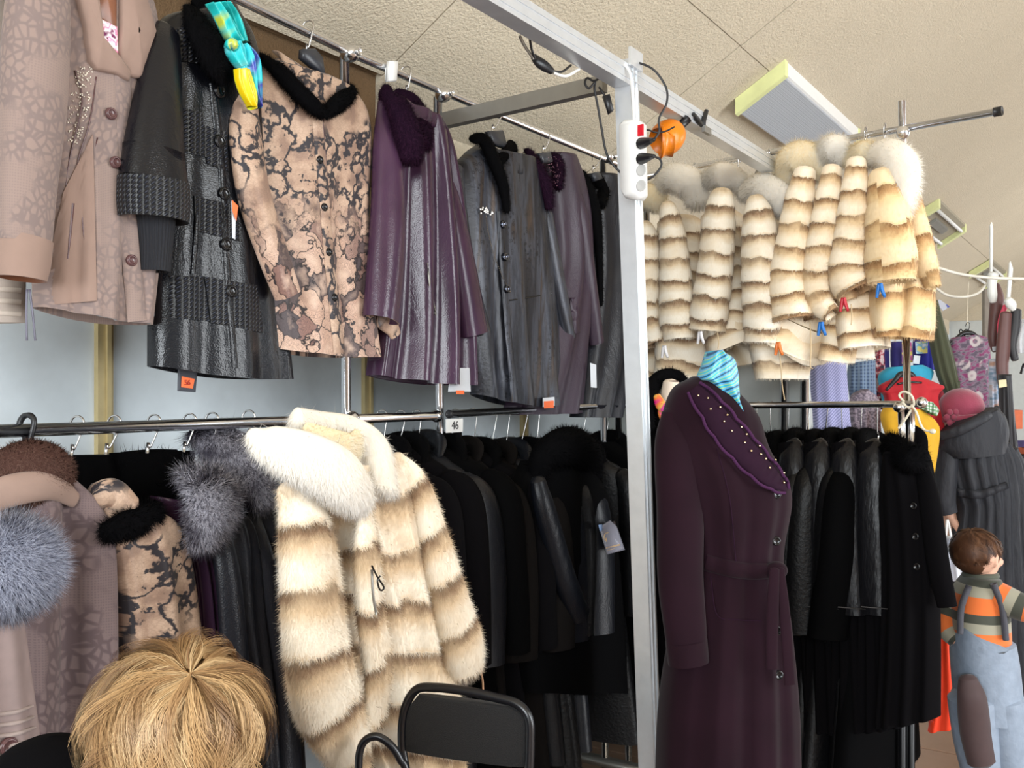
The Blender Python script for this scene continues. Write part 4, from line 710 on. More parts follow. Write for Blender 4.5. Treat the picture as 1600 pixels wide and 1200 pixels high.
# ================================================================ black coats on the low middle rack and the low right rack
blk_suede = plain('black_suede', (7, 6, 8), .95, spec=.08, bump=.2, bs=60); blk_sheep = plain('black_shearling', (8, 8, 10), .45, spec=.3, bump=.5, bs=90, bd=.004); navy_leather = leather('navy_black_leather', (12, 14, 20), .4); brn_blk = plain('brown_black_suede', (16, 13, 12), .9, spec=.1)
def coat_geo(w=.2, L=1.1, th=.07, flare=.05, col='fur', seed=0, sl=.62, matb=None, matc=None, fold=.014):
    # a coat on a hanger in its own frame: shoulders along x, front towards -y, hung from z=0 downwards
    rnd = random.Random(seed); Lp = [(-.05, 0, 0), (-.12, 0, -.03), (-w, 0, -.10), (-w*.95, 0, -.35), (-w*.92, 0, -.55), (-w-flare, 0, -L)]; Rp = [(-x, y, z) for x, y, z in Lp]
    body = G().loft(Lp, Rp, th, th*.9, 30, 22, folds=[(fold, 3+rnd.random()*2, rnd.random()*6, 1), (fold*.4, 8, rnd.random()*6, 1)]); sleeves = []
    for s in (-1, 1):
        sw = rnd.uniform(-.02, .03); sleeves.append(G().sleeve([(s*(w-.03), 0, -.08, .035), (s*(w+.02), -.01, -.15, .062), (s*(w+.04), -.015, -.35, .066), (s*(w+.045), -.02-sw, -sl, .062)], 1.0, rows=24, seg=18, folds=[(.09, 3, rnd.random()*6, .7)]))
    c = G()
    if col == 'fur': c.sleeve([(-.1, .02, -.05, .03), (-.06, -.03, .0, .036), (0, -.045, .012, .038), (.06, -.03, .0, .036), (.1, .02, -.05, .03)], .8, rows=24, seg=16, open_end=False); c.sleeve([(.0, -.06, .02, .04), (.0, -.09, -.1, .045), (0, -.09, -.22, .02)], .6, rows=14, seg=12, open_end=False); c.fur(2600, .018, .0014, .4, .6)
    else: c.sleeve([(-.085, .0, -.02, .02), (-.06, -.04, .02, .03), (0, -.06, .03, .035), (.06, -.04, .02, .03), (.085, .0, -.02, .02)], .7, rows=20, seg=14, open_end=False)
    return body, sleeves, c
class Free:   # a frame with its own rotation, used for coats hung across the rail
    def __init__(s, x, y, a): s.P0 = (x, y); s.a = a; s.d = (math.cos(a), math.sin(a)); s.n = (math.sin(a), -math.cos(a))
    w = F.w
protos = []; hk = [0, 0]
def cross_coat(name, label, fr, u, v, d, kind, group, turn=0.0, sc=1.0, hook_v=None):
    x, y, z = fr.at(u, v, d); wx, wy, wz = fr.w((x, y, z)); ang = fr.a+math.radians(90)+turn
    if kind not in [p[0] for p in protos]:
        spec = {'suede': (.2, 1.12, .06, .04, 'fur', blk_suede, black_fur), 'shear': (.2, 1.12, .07, .06, 'fur', blk_sheep, black_fur), 'navy': (.2, 1.05, .06, .03, 'plain', navy_leather, navy_leather), 'brown': (.2, 1.1, .055, .04, 'plain', brn_blk, brn_blk), 'fur': (.21, 1.1, .08, .06, 'fur', black_fur, black_fur)}[kind]
        b, ss, c = coat_geo(spec[0], spec[1], spec[2], spec[3], spec[4], len(protos)+3)
        if kind == 'fur': b.fur(9000, .012, .0014, .9, .4); [s.fur(4000, .012, .0014, .9, .4) for s in ss]
        fz = Free(wx, wy, ang); T = Thing(name, label, 'coat', fz, (0, 0, 0), group); T.o.location = (wx, wy, wz)
        T.part('body', b, [spec[5], blk_lining]); [T.part('sleeve', s, [spec[5], blk_lining]) for s in ss]; T.part('collar', c, spec[6]); protos.append((kind, T.o)); o = T.o
    else:
        o = dup(dict(protos)[kind], (wx, wy, wz), ang, label, group); o.name = name
    o.scale = (sc, sc*random.uniform(.9, 1.1), sc); 
    if hook_v == 634 and not hk[1]: hk[0] = 0; hk[1] = 1
    if hook_v: hanger(fr, u+random.uniform(-2, 6), hook_v, v-6, .1, d, 'wire hook %s over the %s' % (['first', 'second', 'third', 'fourth', 'fifth', 'sixth', 'seventh', 'eighth', 'ninth', 'tenth', 'eleventh', 'twelfth'][hk[0] % 12], 'dark coats of the low middle rail' if hook_v != 634 else 'black coats of the low right rail'), u2=u, body=False, group='hanger hooks over the black coats', thick=.002)
    hk[0] += 1; return o
row = [(596, 706, 'suede', -2), (622, 700, 'suede', 2), (650, 704, 'navy', 0), (680, 700, 'fur', 3), (712, 712, 'brown', -3), (738, 706, 'suede', 0), (764, 716, 'brown', 2), (788, 712, 'navy', 4), (812, 704, 'shear', -2), (836, 712, 'navy', 1), (905, 706, 'shear', 2), (945, 690, 'fur', -2)]
order = 'first second third fourth fifth sixth seventh eighth ninth tenth eleventh twelfth'.split()
for i, (u, v, kd, tw) in enumerate(row):
    cross_coat('black_coat', '%s dark coat counted from the large striped fur along the low middle rail' % order[i], LR, u, v, -.03, kd, 'dark coats on the low middle rail', math.radians(tw*2), 1.0, 650 if u < 700 else 648-(u-700)*.045)
T = Thing('hooded_fur_coat', 'black fur coat with wide round collar and plastic packet in front of the low rail', 'coat', LR, LR.at(900, 1060, .2))
g = G().loft(P(LR, [(815, 720), (790, 790), (800, 900), (812, 1080)], .16), P(LR, [(900, 715), (945, 780), (965, 900), (978, 1075)], .16), .09, folds=[(.02, 2.6, 1, .5)], rows=36, cols=26); g.fur(16000, .012, .0013, .9, .4); T.part('body', g, [black_fur, blk_lining])
g = G().sleeve(S(LR, [(838, 745, 22, .2), (852, 712, 27, .22), (888, 698, 32, .24), (920, 714, 28, .22), (926, 748, 20, .2)]), .7, open_end=False); g.fur(9000, .02, .0013, .4, .6); T.part('fur_collar', g, black_fur)
T.part('sleeve', G().sleeve(S(LR, [(840, 750, 14, .26), (852, 800, 20, .27), (880, 900, 22, .27), (905, 960, 20, .27)]), .8), [navy_leather, blk_lining])
T = Thing('tag_packet', 'clear plastic packet with dark gold-printed card pinned on the black fur coat', 'packet', LR, LR.at(955, 865, .3)); pk = H('clear_plastic', .1, trans=.0, alpha=.35, spec=.8).col((190, 190, 205))
T.part('card', hardflat(G().poly(P(LR, [(940, 822), (960, 814), (972, 858), (948, 864)], .3), .002)), plain('gold_black_card', (58, 50, 50), .4)); T.part('bag', G().poly(P(LR, [(936, 824), (952, 813), (962, 822), (975, 859), (948, 866)], .304), .006), pk)
gold = plain('gold_print', (222, 172, 60), .4); T.part('gold_mark', G().tube(P(LR, [(950, 832), (945, 835), (944, 842), (948, 846)], .305), .002, 12, 5).ell(LR.at(947, 843, .306), (.006, .002, .006)), gold, 'gold printed emblem'); T.part('gold_line', G().tube(P(LR, [(948, 856), (968, 851)], .306), .003, 3, 5).tube(P(LR, [(949, 860), (960, 857)], .306), .0015, 3, 5), gold); T.part('clip', G().poly(P(LR, [(935, 820), (940, 819), (940, 829), (937, 830)], .306), .004), plain('pale_blue_plastic', (150, 178, 222), .3))
row = [(1182, 700, 'fur', 0), (1206, 696, 'shear', 2), (1232, 694, 'shear', -1), (1262, 690, 'fur', 0), (1290, 692, 'shear', 1), (1318, 690, 'shear', -2), (1346, 690, 'shear', 2), (1372, 692, 'fur', -2)]
for i, (u, v, kd, tw) in enumerate(row):
    cross_coat('shearling_coat', '%s long black coat counted from the plum mannequin on the low right rail' % order[i], RR, u, v, .03, kd, 'long black coats on the low right rail', math.radians(180+tw*2), 1.08, 634)
shr = H('ripple_shearling', .4, spec=.3); shr.bump(shr.noise(shr.mp(shr.ob, (1, 1, .3)), 60, 4), .7, .006); shr = shr.col(shr.mix(shr.noise(shr.mp(shr.ob, (1, 1, .25)), 40, 3), (6, 6, 8), (24, 24, 28)))
for i, (u0, u1, w) in enumerate(((1236, 1262, 22), (1276, 1300, 22), (1318, 1342, 22), (1360, 1386, 22))):
    T = Thing('shearling_coat', '%s of four near-side black shearling coats with rippled sleeves' % order[i], 'coat', RR, RR.at(u0+20, 1150, .24), 'near-side black shearling coats'); T.part('sleeve', G().sleeve(S(RR, [(u0, 690, 12, .22), (u0+2, 715, 21, .26), (u0+4, 800, 25, .28), (u0+8, 900, 26, .28), (u0+12, 958, 27, .28)]), .8, folds=[(.07, 4, i, .8)]), [shr, blk_lining])
    T.part('cuff_seam', G().tube(P(RR, [(u0-14, 948, ), (u0+34, 952)], .345), .0022, 3, 6), plain('worn_edge', (58, 56, 56), .5)); T.part('body', G().loft(P(RR, [(u0-14, 692), (u0-22, 800), (u0-16, 950), (u0-22, 1130+i*4)], .2), P(RR, [(u0+18, 688), (u0+28, 800), (u0+42, 950), (u0+60, 1150-i*6)], .2), .07, folds=[(.016, 4, i, .6)], rows=30, cols=20), [blk_suede, blk_lining])
T = Thing('shearling_coat', 'widest black coat with fur collar and buttons ending the low right rail', 'coat', RR, RR.at(1420, 1140, .3))
g = G().loft(P(RR, [(1386, 706), (1378, 780), (1382, 900), (1378, 1040), (1372, 1135)], .28), P(RR, [(1420, 700), (1452, 770), (1466, 880), (1470, 1000), (1470, 1118)], .28), .08, folds=[(.014, 3.3, 1, .8)]); T.part('body', g, [blk_suede, blk_lining]); sf = Surf(g, RR, .28)
for u, v in ((1428, 790), (1431, 838), (1433, 885)): sf.button(T, u, v, .012, btn_black)
T.part('sleeve', G().sleeve(S(RR, [(1440, 730, 12, .3), (1452, 780, 16, .33), (1466, 880, 17, .34), (1480, 948, 15, .34)]), .8), [blk_suede, blk_lining])
g = G().sleeve(S(RR, [(1385, 690, 14, .26), (1400, 700, 20, .32), (1420, 716, 20, .36), (1440, 712, 18, .34)]), .8, open_end=False); g.fur(7000, .02, .0013, .4, .6); T.part('fur_collar', g, black_fur)
T = Thing('black_coat', 'black coat with dark collar hanging behind the post at the string knot', 'coat', RR, RR.at(1440, 1000, -.1)); g = G().loft(P(RR, [(1425, 680), (1418, 760), (1420, 1000)], -.1), P(RR, [(1440, 680), (1462, 760), (1470, 1000)], -.1), .07, rows=20, cols=16); T.part('body', g, blk_suede); T.part('collar', G().sleeve(S(RR, [(1424, 672, 10, -.05), (1436, 684, 12, -.03), (1442, 705, 8, -.03)]), .8, open_end=False), blk_suede)

# ================================================================ striped fur coats on the high right rail
sA = striped_fur('striped_fur_cool', (70, 45, 32), (136, 103, 76), (220, 198, 164), (248, 240, 224), .088, .0, stag=.006); sB = striped_fur('striped_fur_warm', (76, 47, 28), (148, 108, 72), (228, 200, 158), (250, 238, 216), .086, .03, stag=.006); sC = striped_fur('striped_fur_honey', (104, 66, 36), (166, 122, 78), (222, 190, 140), (238, 216, 178), .135, .05)
clasp = {k: plain(k+'_plastic', c, .4, var=.04) for k, c in dict(blue=(30, 110, 190), red=(186, 40, 54), orange=(226, 120, 50), white=(214, 212, 214)).items()}; tancord = plain('tan_string', (196, 172, 136), .8)
def furcoat(label, sleeve, body, collar, mat, cmat, bd=.0, extra=None, nb=7000):
    end = body[-1] if body else sleeve[-1]; T = Thing('fur_coat', label, 'coat', RR, RR.at(end[0], end[1], bd), 'striped fur coats on the high right rail')
    if body:
        A = S(RR, body, bd); g = G().sleeve(A, 1.7, rows=30, seg=26, folds=[(.05, 5, 1, .6)]); g.fur(nb, .013, .0016, .9, .4); T.part('body', g, [mat, lining])
    for sl in (sleeve if isinstance(sleeve[0], list) else [sleeve]):
        g = G(); g.rings = ((.1, .087 if mat is not sC else .135, 0 if mat is sA else .03),); g.sleeve(S(RR, sl, .2), .9, rows=60, seg=24, folds=[(.04, 3, 1, .6)]); g.fur(nb, .013, .0016, .9, .4); T.part('sleeve', g, [mat, lining])
    if collar:
        g = G(); 
        if len(collar[0]) == 4 and collar[0][3] == 'e':
            for (u, v, r, _, rv, dd) in []: pass
        g.sleeve(S(RR, collar), .8, rows=26, seg=20, open_end=False); g.fur(9000, .027, .0012, .6, .5, .3); T.part('fox_collar', g, cmat, 'fluffy cream fox collar')
    return T
furcoat('first striped fur coat from the tall post, narrow and cut by it', [(1004, 352, 16), (1008, 385, 24), (1008, 440, 26), (1010, 490, 22), (1024, 538, 16)], [(1000, 380, 24), (1000, 500, 30), (1010, 556, 32), (1015, 610, 30)], [(985, 312, 14, .1), (1010, 305, 18, .12), (1030, 310, 20, .1)], sA, cream_fox, -.05)
furcoat('second striped fur coat from the tall post, its sleeve overlapping a round cream collar', [[(1042, 320, 12), (1050, 360, 20), (1056, 430, 25), (1060, 500, 29), (1062, 530, 24)]], [(1065, 350, 30), (1075, 450, 40), (1078, 548, 44), (1070, 590, 40)], [(1030, 290, 14, .1), (1048, 276, 20, .14), (1078, 286, 24, .14), (1092, 316, 20, .1)], sA, white_fox)
furcoat('third striped fur coat from the tall post, straight sleeve and white collar', [[(1128, 300, 17), (1124, 340, 25), (1118, 420, 28), (1110, 480, 30), (1106, 516, 29)]], [(1130, 340, 28), (1140, 440, 36), (1150, 520, 42), (1165, 552, 46)], [(1100, 282, 12, .12), (1125, 272, 18, .16), (1152, 280, 16, .12), (1165, 300, 12, .08)], sA, white_fox)
furcoat('fourth striped fur coat from the tall post, under the end of the long beam', [[(1180, 310, 14), (1186, 350, 26), (1189, 430, 30), (1192, 500, 30), (1190, 535, 26)]], [(1195, 340, 26), (1205, 440, 36), (1220, 530, 42), (1220, 592, 34)], [(1160, 300, 14, .1), (1186, 290, 20, .14), (1214, 304, 22, .14), (1224, 330, 14, .12)], sA, white_fox)
furcoat('fifth striped fur coat from the tall post, wide with honey stripes', [[(1258, 266, 16), (1250, 310, 23), (1240, 380, 27), (1234, 440, 31), (1242, 500, 34)]], [(1262, 330, 24), (1262, 430, 34), (1250, 520, 46), (1240, 540, 50)], [(1222, 290, 14, .1), (1236, 252, 25, .14), (1262, 248, 25, .14), (1284, 270, 18, .1)], sB, cream_fox)
furcoat('sixth striped fur coat from the tall post, sleeve bent and pegged at the cuff', [[(1300, 262, 14), (1294, 310, 20), (1284, 380, 23), (1276, 440, 22), (1284, 474, 20), (1300, 490, 14)]], [(1300, 320, 20), (1306, 430, 28), (1312, 520, 24), (1306, 564, 24)], [(1280, 244, 14, .12), (1300, 230, 20, .15), (1322, 244, 15, .12)], sB, white_fox)
furcoat('seventh striped fur coat from the tall post, folded up hem held by a blue peg', [[(1338, 250, 14), (1336, 300, 22), (1330, 370, 26), (1326, 430, 30), (1338, 456, 28)]], [(1345, 330, 22), (1348, 430, 28), (1346, 500, 34), (1350, 545, 34)], [(1326, 250, 12, .12), (1348, 236, 16, .14), (1370, 240, 14, .12)], sB, cream_fox)
furcoat('eighth striped fur coat from the tall post, widest with broad honey stripes and white collar', [[(1376, 270, 18), (1386, 330, 32), (1392, 390, 38), (1394, 440, 38)]], [(1398, 320, 30), (1400, 420, 34), (1400, 500, 34), (1400, 528, 31)], [(1352, 246, 14, .12), (1384, 240, 24, .16), (1408, 262, 28, .17), (1410, 310, 22, .17), (1402, 340, 12, .17)], sC, white_fox)
furcoat('ninth striped fur coat from the tall post, honey coloured at the open end', [[(1424, 290, 10, .1), (1434, 360, 18, .08), (1446, 410, 18, .06), (1458, 448, 12, .04)]], [(1424, 320, 16), (1436, 420, 20), (1436, 490, 22), (1430, 528, 24)], None, sC, None)
for i, (L_, R_, m) in enumerate((([(1290, 440), (1288, 500), (1290, 560)], [(1330, 440), (1335, 500), (1368, 560)], sA), ([(1190, 500), (1192, 560), (1196, 590)], [(1250, 500), (1252, 560), (1250, 588)], sA))):
    T = Thing('fur_coat', ('pale fur coat hem hanging lowest behind the pegged sleeve', 'pale fur coat hem hanging lowest behind the orange peg')[i], 'coat', RR, RR.at((L_[-1][0]+R_[-1][0])/2, L_[-1][1], -.1)); g = G().loft(P(RR, L_, -.12), P(RR, R_, -.12), .07, rows=16, cols=18); g.fur(5000, .014, .0016, .9, .4); T.part('body', g, [m, lining])
def peg(u, v, k, label, d=.3, rot=.3):
    T = Thing('clothes_peg', label, 'clothes peg', RR, RR.at(u, v, d), 'clothes pegs on the furs'); x, y, z = RR.at(u, v, d)
    for s in (-1, 1): T.part('jaw', G().tube([(x+s*.003, y, z+.02), (x+s*.006, y, z), (x+s*.014+rot*.01, y, z-.028)], [.006, .007, .005], 7, 8), clasp[k])
peg(1375, 452, 'blue', 'blue peg on the folded hem of the widest honey fur coat'); peg(1283, 512, 'blue', 'blue peg below the bent sleeve of a fur coat'); peg(1318, 474, 'red', 'red peg on the end of the bent fur sleeve'); peg(1216, 543, 'orange', 'orange peg at the cuff of the fourth fur coat'); peg(1094, 526, 'white', 'white peg at the cuff of the third fur coat'); peg(1038, 548, 'white', 'white peg under the first fur coat')
def cord(fr, pts, d, r, mat, label, name='cord', cat='cord', n=None):
    g = G().tube([fr.at(p[0], p[1], p[2] if len(p) > 2 else d) for p in pts], r, n or len(pts)*6, 7); return single(name, g, mat, label, cat, fr)
cord(RR, [(1266, 505), (1267, 545), (1266, 572), (1270, 576)], .3, .0022, tancord, 'tan drawstring hanging from the fifth fur coat'); cord(RR, [(1217, 548), (1220, 570), (1222, 600), (1226, 625)], .28, .002, tancord, 'tan string hanging under the orange peg'); cord(RR, [(1330, 475), (1331, 495), (1330, 508)], .3, .002, tancord, 'short string hanging under the red peg'); cord(RR, [(1121, 520), (1123, 535), (1122, 545)], .27, .002, tancord, 'short drawstring under the third fur coat')
for i, (u, vv, vb) in enumerate(((1052, 268, 290), (1085, 261, 276), (1155, 250, 270), (1201, 240, 258), (1264, 226, 236), (1318, 214, 222), (1352, 206, 222), (1382, 200, 220))): hanger(RR, u, vv, vb, .1, .0, 'wire hook of the %s hanger from the tall post on the high fur rail' % order[i], body=i == 3, group='hanger hooks over the furs')

# ================================================================ mannequins
suede_pl = H('plum_suede', .9, sheen=.06, spec=.08); suede_pl = suede_pl.col(suede_pl.mix(suede_pl.noise(suede_pl.ob, 7, 4), (22, 10, 16), (37, 18, 28))); trim_pl = plain('lilac_trim', (62, 32, 62), .8, spec=.1); trim_bd = plain('dark_plum_trim', (36, 17, 32), .85, spec=.1)
FM = F((.58, 2.62), 0.12)
T = Thing('suede_coat', 'long plum suede belted coat with studded scalloped collar on a mannequin', 'coat', FM, FM.at(1130, 1250))
g = G().loft(P(FM, [(1085, 588), (1050, 612), (1034, 680), (1050, 770), (1070, 870), (1050, 980), (1030, 1110), (1024, 1290)]), P(FM, [(1150, 612), (1180, 650), (1196, 700), (1227, 768), (1216, 870), (1228, 980), (1238, 1110), (1240, 1290)]), [.06, .1, .12, .15, .12, .14, .16, .17], .1, folds=[(.012, 3.2, .3, 1.3), (.005, 7, 1, 1.3)], rows=60); sf = Surf(g, FM, 0); T.part('body', g, [suede_pl, blk_lining])
g = G().sleeve(S(FM, [(1056, 645, 22, .02), (1058, 700, 36, .05), (1062, 800, 37, .08), (1062, 900, 36, .1), (1070, 980, 33, .11), (1074, 1020, 31, .11)]), .8, folds=[(.05, 3, 1, .8)]); T.part('sleeve', g, [suede_pl, blk_lining]); T.part('cuff', G().sleeve(S(FM, [(1072, 1000, 33, .11), (1076, 1036, 32, .11)]), .85, rows=8, cap0=False), [suede_pl, blk_lining])
g = G(); sf.band(g, [(1082, 606, 12), (1110, 640, 19), (1130, 668, 22), (1158, 700, 22), (1184, 728, 20), (1210, 752, 14), (1226, 766, 4)], .014, 60); T.part('collar', g, trim_bd)
for s in (-1, 1):
    pts = [(1082, 606, 12), (1110, 640, 19), (1130, 668, 22), (1158, 700, 22), (1184, 728, 20), (1210, 752, 14), (1226, 766, 4)]; A = interp(np.array(pts, float), 49); Tt = np.gradient(A[:, :2], axis=0); Tt /= np.linalg.norm(Tt, axis=1)[:, None]
    g = G().tube([sf.at(*(A[i, :2]+s*np.array([-Tt[i, 1], Tt[i, 0]])*(A[i, 2]+2.5*abs(math.sin(i*.39)))), .015) for i in range(49)], .0045, 140, 6); T.part('scalloped_edge', g, trim_pl, 'lilac scalloped collar edge')
stud = plain('gold_stud', (240, 214, 170), .2, 1)
for (u, v) in ((1088, 618), (1103, 622), (1107, 639), (1122, 636), (1133, 648), (1128, 658), (1140, 673), (1155, 667), (1163, 678), (1160, 691), (1170, 704), (1183, 696), (1185, 709), (1193, 716), (1199, 730), (1208, 718), (1221, 738), (1221, 753)): T.part('stud', G().ell(sf.at(u, v, .017), (.0032,)*3, 8, 6), stud)
for u, v in ((1213, 772), (1212, 845), (1214, 985), (1216, 1054)): sf.button(T, u, v, .0125, btn_black)
g = G(); sf.band(g, [(1100, 878, 13), (1130, 886, 13), (1165, 892, 13), (1200, 892, 12), (1214, 890, 10)], .014); T.part('belt', g, suede_pl); T.part('belt_knot', G().ell(sf.at(1206, 888, .03), (.03, .022, .024)), suede_pl); T.part('belt_tail', G().sleeve(S(FM, [(1210, 890, 8, .17), (1207, 960, 10, .18), (1206, 1046, 9, .19)]), .3, rows=14), suede_pl); T.part('belt_tail', G().sleeve(S(FM, [(1218, 890, 8, .16), (1226, 960, 9, .17), (1234, 1070, 9, .18)]), .3, rows=14), suede_pl)
for p in ([(1120, 700), (1140, 780), (1150, 880)], [(1110, 900), (1120, 960), (1150, 968), (1190, 970)]): g = G(); sf.seam(g, p); T.part('seam', g, trim_bd)
zig = lined('turquoise_stripe_silk', [(.0, (20, 60, 110)), (.2, (60, 190, 220)), (.45, (130, 130, 210)), (.6, (70, 200, 225)), (.8, (180, 205, 70)), (.95, (50, 180, 210))], 14, 'Y', 4, .4, .5)
T = Thing('head_scarf', 'turquoise striped silk scarf tied over the neck of the plum mannequin', 'scarf', FM, FM.at(1120, 640)); g = G().loft(P(FM, [(1106, 549), (1098, 570), (1090, 592), (1104, 600), (1136, 640), (1148, 652)], .02), P(FM, [(1120, 548), (1142, 560), (1149, 580), (1150, 605), (1151, 635), (1152, 652)], .02), .07, .05, folds=[(.006, 2, 0, 0)], hem=False); T.part('cloth', g, zig)
T = Thing('mannequin', 'mannequin form on a metal stand inside the plum suede coat', 'mannequin', FM, FM.at(1130, 1480)[:2]+(0,)); cx = FM.at(1130, 800)[0]; skin_p = plain('cream_mannequin', (214, 198, 180), .6, var=.03)
T.part('torso_form', G().sleeve([(cx-.0, .03, 1.52, .045), (cx, .03, 1.44, .06), (cx, .02, 1.38, .15), (cx, .0, 1.2, .12), (cx, 0, 1.0, .1), (cx, .02, .85, .13)], .6, rows=24), skin_p); T.part('stand_pole', G().tube([(cx, .02, .02), (cx, .02, .9)], .012, 3), steel); T.part('stand_base', G().disc((cx, .02, 0), .16, .02, (0, 0, 1), 24), steel)
FN = F((.5, 3.08), 0.0)
T = Thing('black_coat', 'black coat with arched fur collar and pink scarf on the mannequin beside the tall post', 'coat', FN, FN.at(1045, 1300)); g = G().loft(P(FN, [(1018, 630), (1004, 680), (1006, 900), (1000, 1290)]), P(FN, [(1068, 630), (1100, 680), (1100, 900), (1100, 1290)]), .12, .1, rows=30, cols=20); T.part('body', g, [blk_suede, blk_lining])
g = G().sleeve(S(FN, [(1008, 668, 14, .1), (1012, 620, 14, .06), (1030, 592, 12, .0), (1052, 587, 11, -.02), (1066, 600, 11, .0), (1068, 640, 14, .08)]), .8, open_end=False); g.fur(7000, .014, .0013, .4, .5); T.part('fur_collar', g, black_fur)
T = Thing('mannequin', 'cream mannequin with bare cut neck inside the black coat beside the tall post', 'mannequin', FN, FN.at(1045, 1400)[:2]+(0,)); cx = FN.at(1044, 620)[0]; T.part('neck', G().sleeve([(cx+.006, -.03, 1.575+.05, .027), (cx, -.03, 1.57, .034), (cx-.002, -.02, 1.5, .055), (cx, 0, 1.44, .075), (cx, 0, 1.2, .075)], .8, rows=20), skin_p); T.part('stand_pole', G().tube([(cx, 0, 0.02), (cx, 0, 1.2)], .012, 3), steel); T.part('stand_base', G().disc((cx, 0, 0), .16, .02, (0, 0, 1), 24), steel)
T.part('neck_cap', G().ell((cx+.006, -.03, 1.628), (.024, .02, .006)), plain('dark_brown_cap', (74, 50, 44), .4))
pinksilk = nstops('pink_silk', [(.38, (224, 20, 140)), (.46, (240, 120, 60)), (.52, (240, 190, 90)), (.58, (226, 30, 150)), (.7, (180, 190, 240))], 14, .35)
T = Thing('silk_scarf', 'pink and orange silk scarf round the bare mannequin neck', 'scarf', FN, FN.at(1040, 640, .1)); T.part('cloth', G().sleeve(S(FN, [(1026, 618, 6, .07), (1034, 634, 9, .1), (1046, 640, 8, .11), (1056, 634, 5, .1)]), .6, open_end=False).sleeve(S(FN, [(1036, 632, 6, .1), (1034, 646, 6, .1), (1038, 660, 4, .1)]), .6, open_end=False), pinksilk)

# ================================================================ cables, power strip, lamp, clamp on the frame
cab = plain('black_cable', (20, 19, 22), .45); cabw = plain('white_cable', (226, 224, 218), .5)
FP = FB
T = Thing('power_strip', 'white power strip with red switch and two black plugs on the tall post', 'power strip', FP, FP.at(992, 312, .04))
ps = F((FP.w(FP.at(995, 250, .045))[0], FP.w(FP.at(995, 250, .045))[1]), math.radians(-40)); 
def pbox(u0, v0, u1, v1, d0, th, fr=ps): a, b = fr.at(u0, v0, d0), fr.at(u1, v1, d0); return hardflat(G().box(((a[0]+b[0])/2, -d0-th/2, (a[2]+b[2])/2), (abs(b[0]-a[0]), th, abs(a[2]-b[2]))))
T = Thing('power_strip', 'white power strip with red switch and two black plugs on the tall post', 'power strip', ps, ps.at(992, 312)) if COL.objects.unlink(T.o) is None else None
T.part('housing', G().poly([ps.at(978, 196), ps.at(985, 190), ps.at(1004, 190), ps.at(1010, 196), ps.at(1012, 306), ps.at(1006, 314), ps.at(986, 312), ps.at(981, 304)], .04, bevel=.1), whitep); T.part('switch', pbox(998, 196, 1006, 212, .04, .006), plain('red_switch', (200, 20, 40), .3))
for i, v in enumerate((224, 248, 266, 290)):
    T.part('socket', G().disc(ps.at(1002, v, .0402), .016, .0015), plain('socket_grey', (190, 190, 188), .5, var=.02))
for v, u2, v2 in ((224, 1022, 218), (248, 1022, 244)): a, b = np.array(ps.at(1002, v, .042)), np.array(ps.at(u2, v2, .09)); T.part('plug', G().tube([a, a*.7+b*.3, b], [.0155, .013, .005], 8, 12), blackp)
def cable(pts, label, r=.0032, mat=None, y=2.66): g = G().tube([(WF(p[2] if len(p) > 2 else y).at(p[0], p[1])[0], (p[2] if len(p) > 2 else y), WF(p[2] if len(p) > 2 else y).at(p[0], p[1])[2]) for p in pts], r, len(pts)*8, 7); return single('cable', g, mat or cab, label, 'cable', F((0, 0), 0))
cable([(1022, 218), (1030, 205), (1030, 185), (1042, 160), (1040, 135), (1020, 108), (992, 97), (972, 99, 2.68)], 'black cable looping from the upper plug over the beam')
cable([(1022, 244), (1032, 250), (1032, 262), (1015, 279), (990, 282), (965, 265), (948, 240), (940, 200), (934, 165), (929, 140), (930, 128)], 'black cable looping under the power strip to the lower plug', y=2.62)
cable([(930, 128), (920, 138), (914, 130), (918, 122), (930, 126), (950, 110), (951, 92), (944, 84), (934, 84)], 'black cable wound round the beam joint', y=2.6)
cable([(1004, 207), (1012, 203), (1026, 207), (1040, 205), (1054, 198)], 'thin black cable from the switch to the orange lamp', .0024)
cable([(972, 100), (980, 106), (986, 120), (988, 150), (991, 190)], 'white cable running down the post into the power strip', .0035, cabw, 2.6)
cable([(735, 2, 2.1), (757, 0, 2.1), (775, 14, 2.14), (794, 8, 2.16), (814, 12, 2.2)], 'black cable end lying over the near end of the beam')
cable([(812, 56, 2.32), (820, 72, 2.34), (834, 92, 2.36)], 'grey-brown lead into the inline connector under the beam', .004, steel); cable([(828, 62, 2.32), (831, 78, 2.34), (836, 92, 2.36)], 'black lead into the inline connector under the beam'); cable([(862, 111, 2.4), (878, 112, 2.44), (892, 102, 2.48)], 'black lead leaving the inline connector'); cable([(864, 114, 2.4), (884, 119, 2.45), (905, 108, 2.5)], 'white lead leaving the inline connector', .004, cabw)
Fq = WF(2.38); T = Thing('inline_connector', 'black inline cable connector hanging under the beam', 'connector', Fq, Fq.at(848, 102)); T.part('body', G().sleeve(S(Fq, [(833, 88, 5), (842, 97, 8), (852, 104, 8), (863, 112, 5)]), .9, rows=12, open_end=False), blackp)
Fq = WF(2.66); T = Thing('cable_adapter', 'small black adapter hanging behind the tall post', 'adapter', Fq, Fq.at(950, 178)); T.part('body', G().poly(P(Fq, [(941, 152), (952, 149), (958, 174), (950, 180)], .0), .02), blackp); T.part('lead', G().tube(P(Fq, [(946, 151), (940, 142), (936, 136)], .0), .003, 8, 6), cab)
orange_pl = H('orange_plastic', .35, spec=.5, trans=.25).col((244, 138, 16)); Fq = WF(2.95)
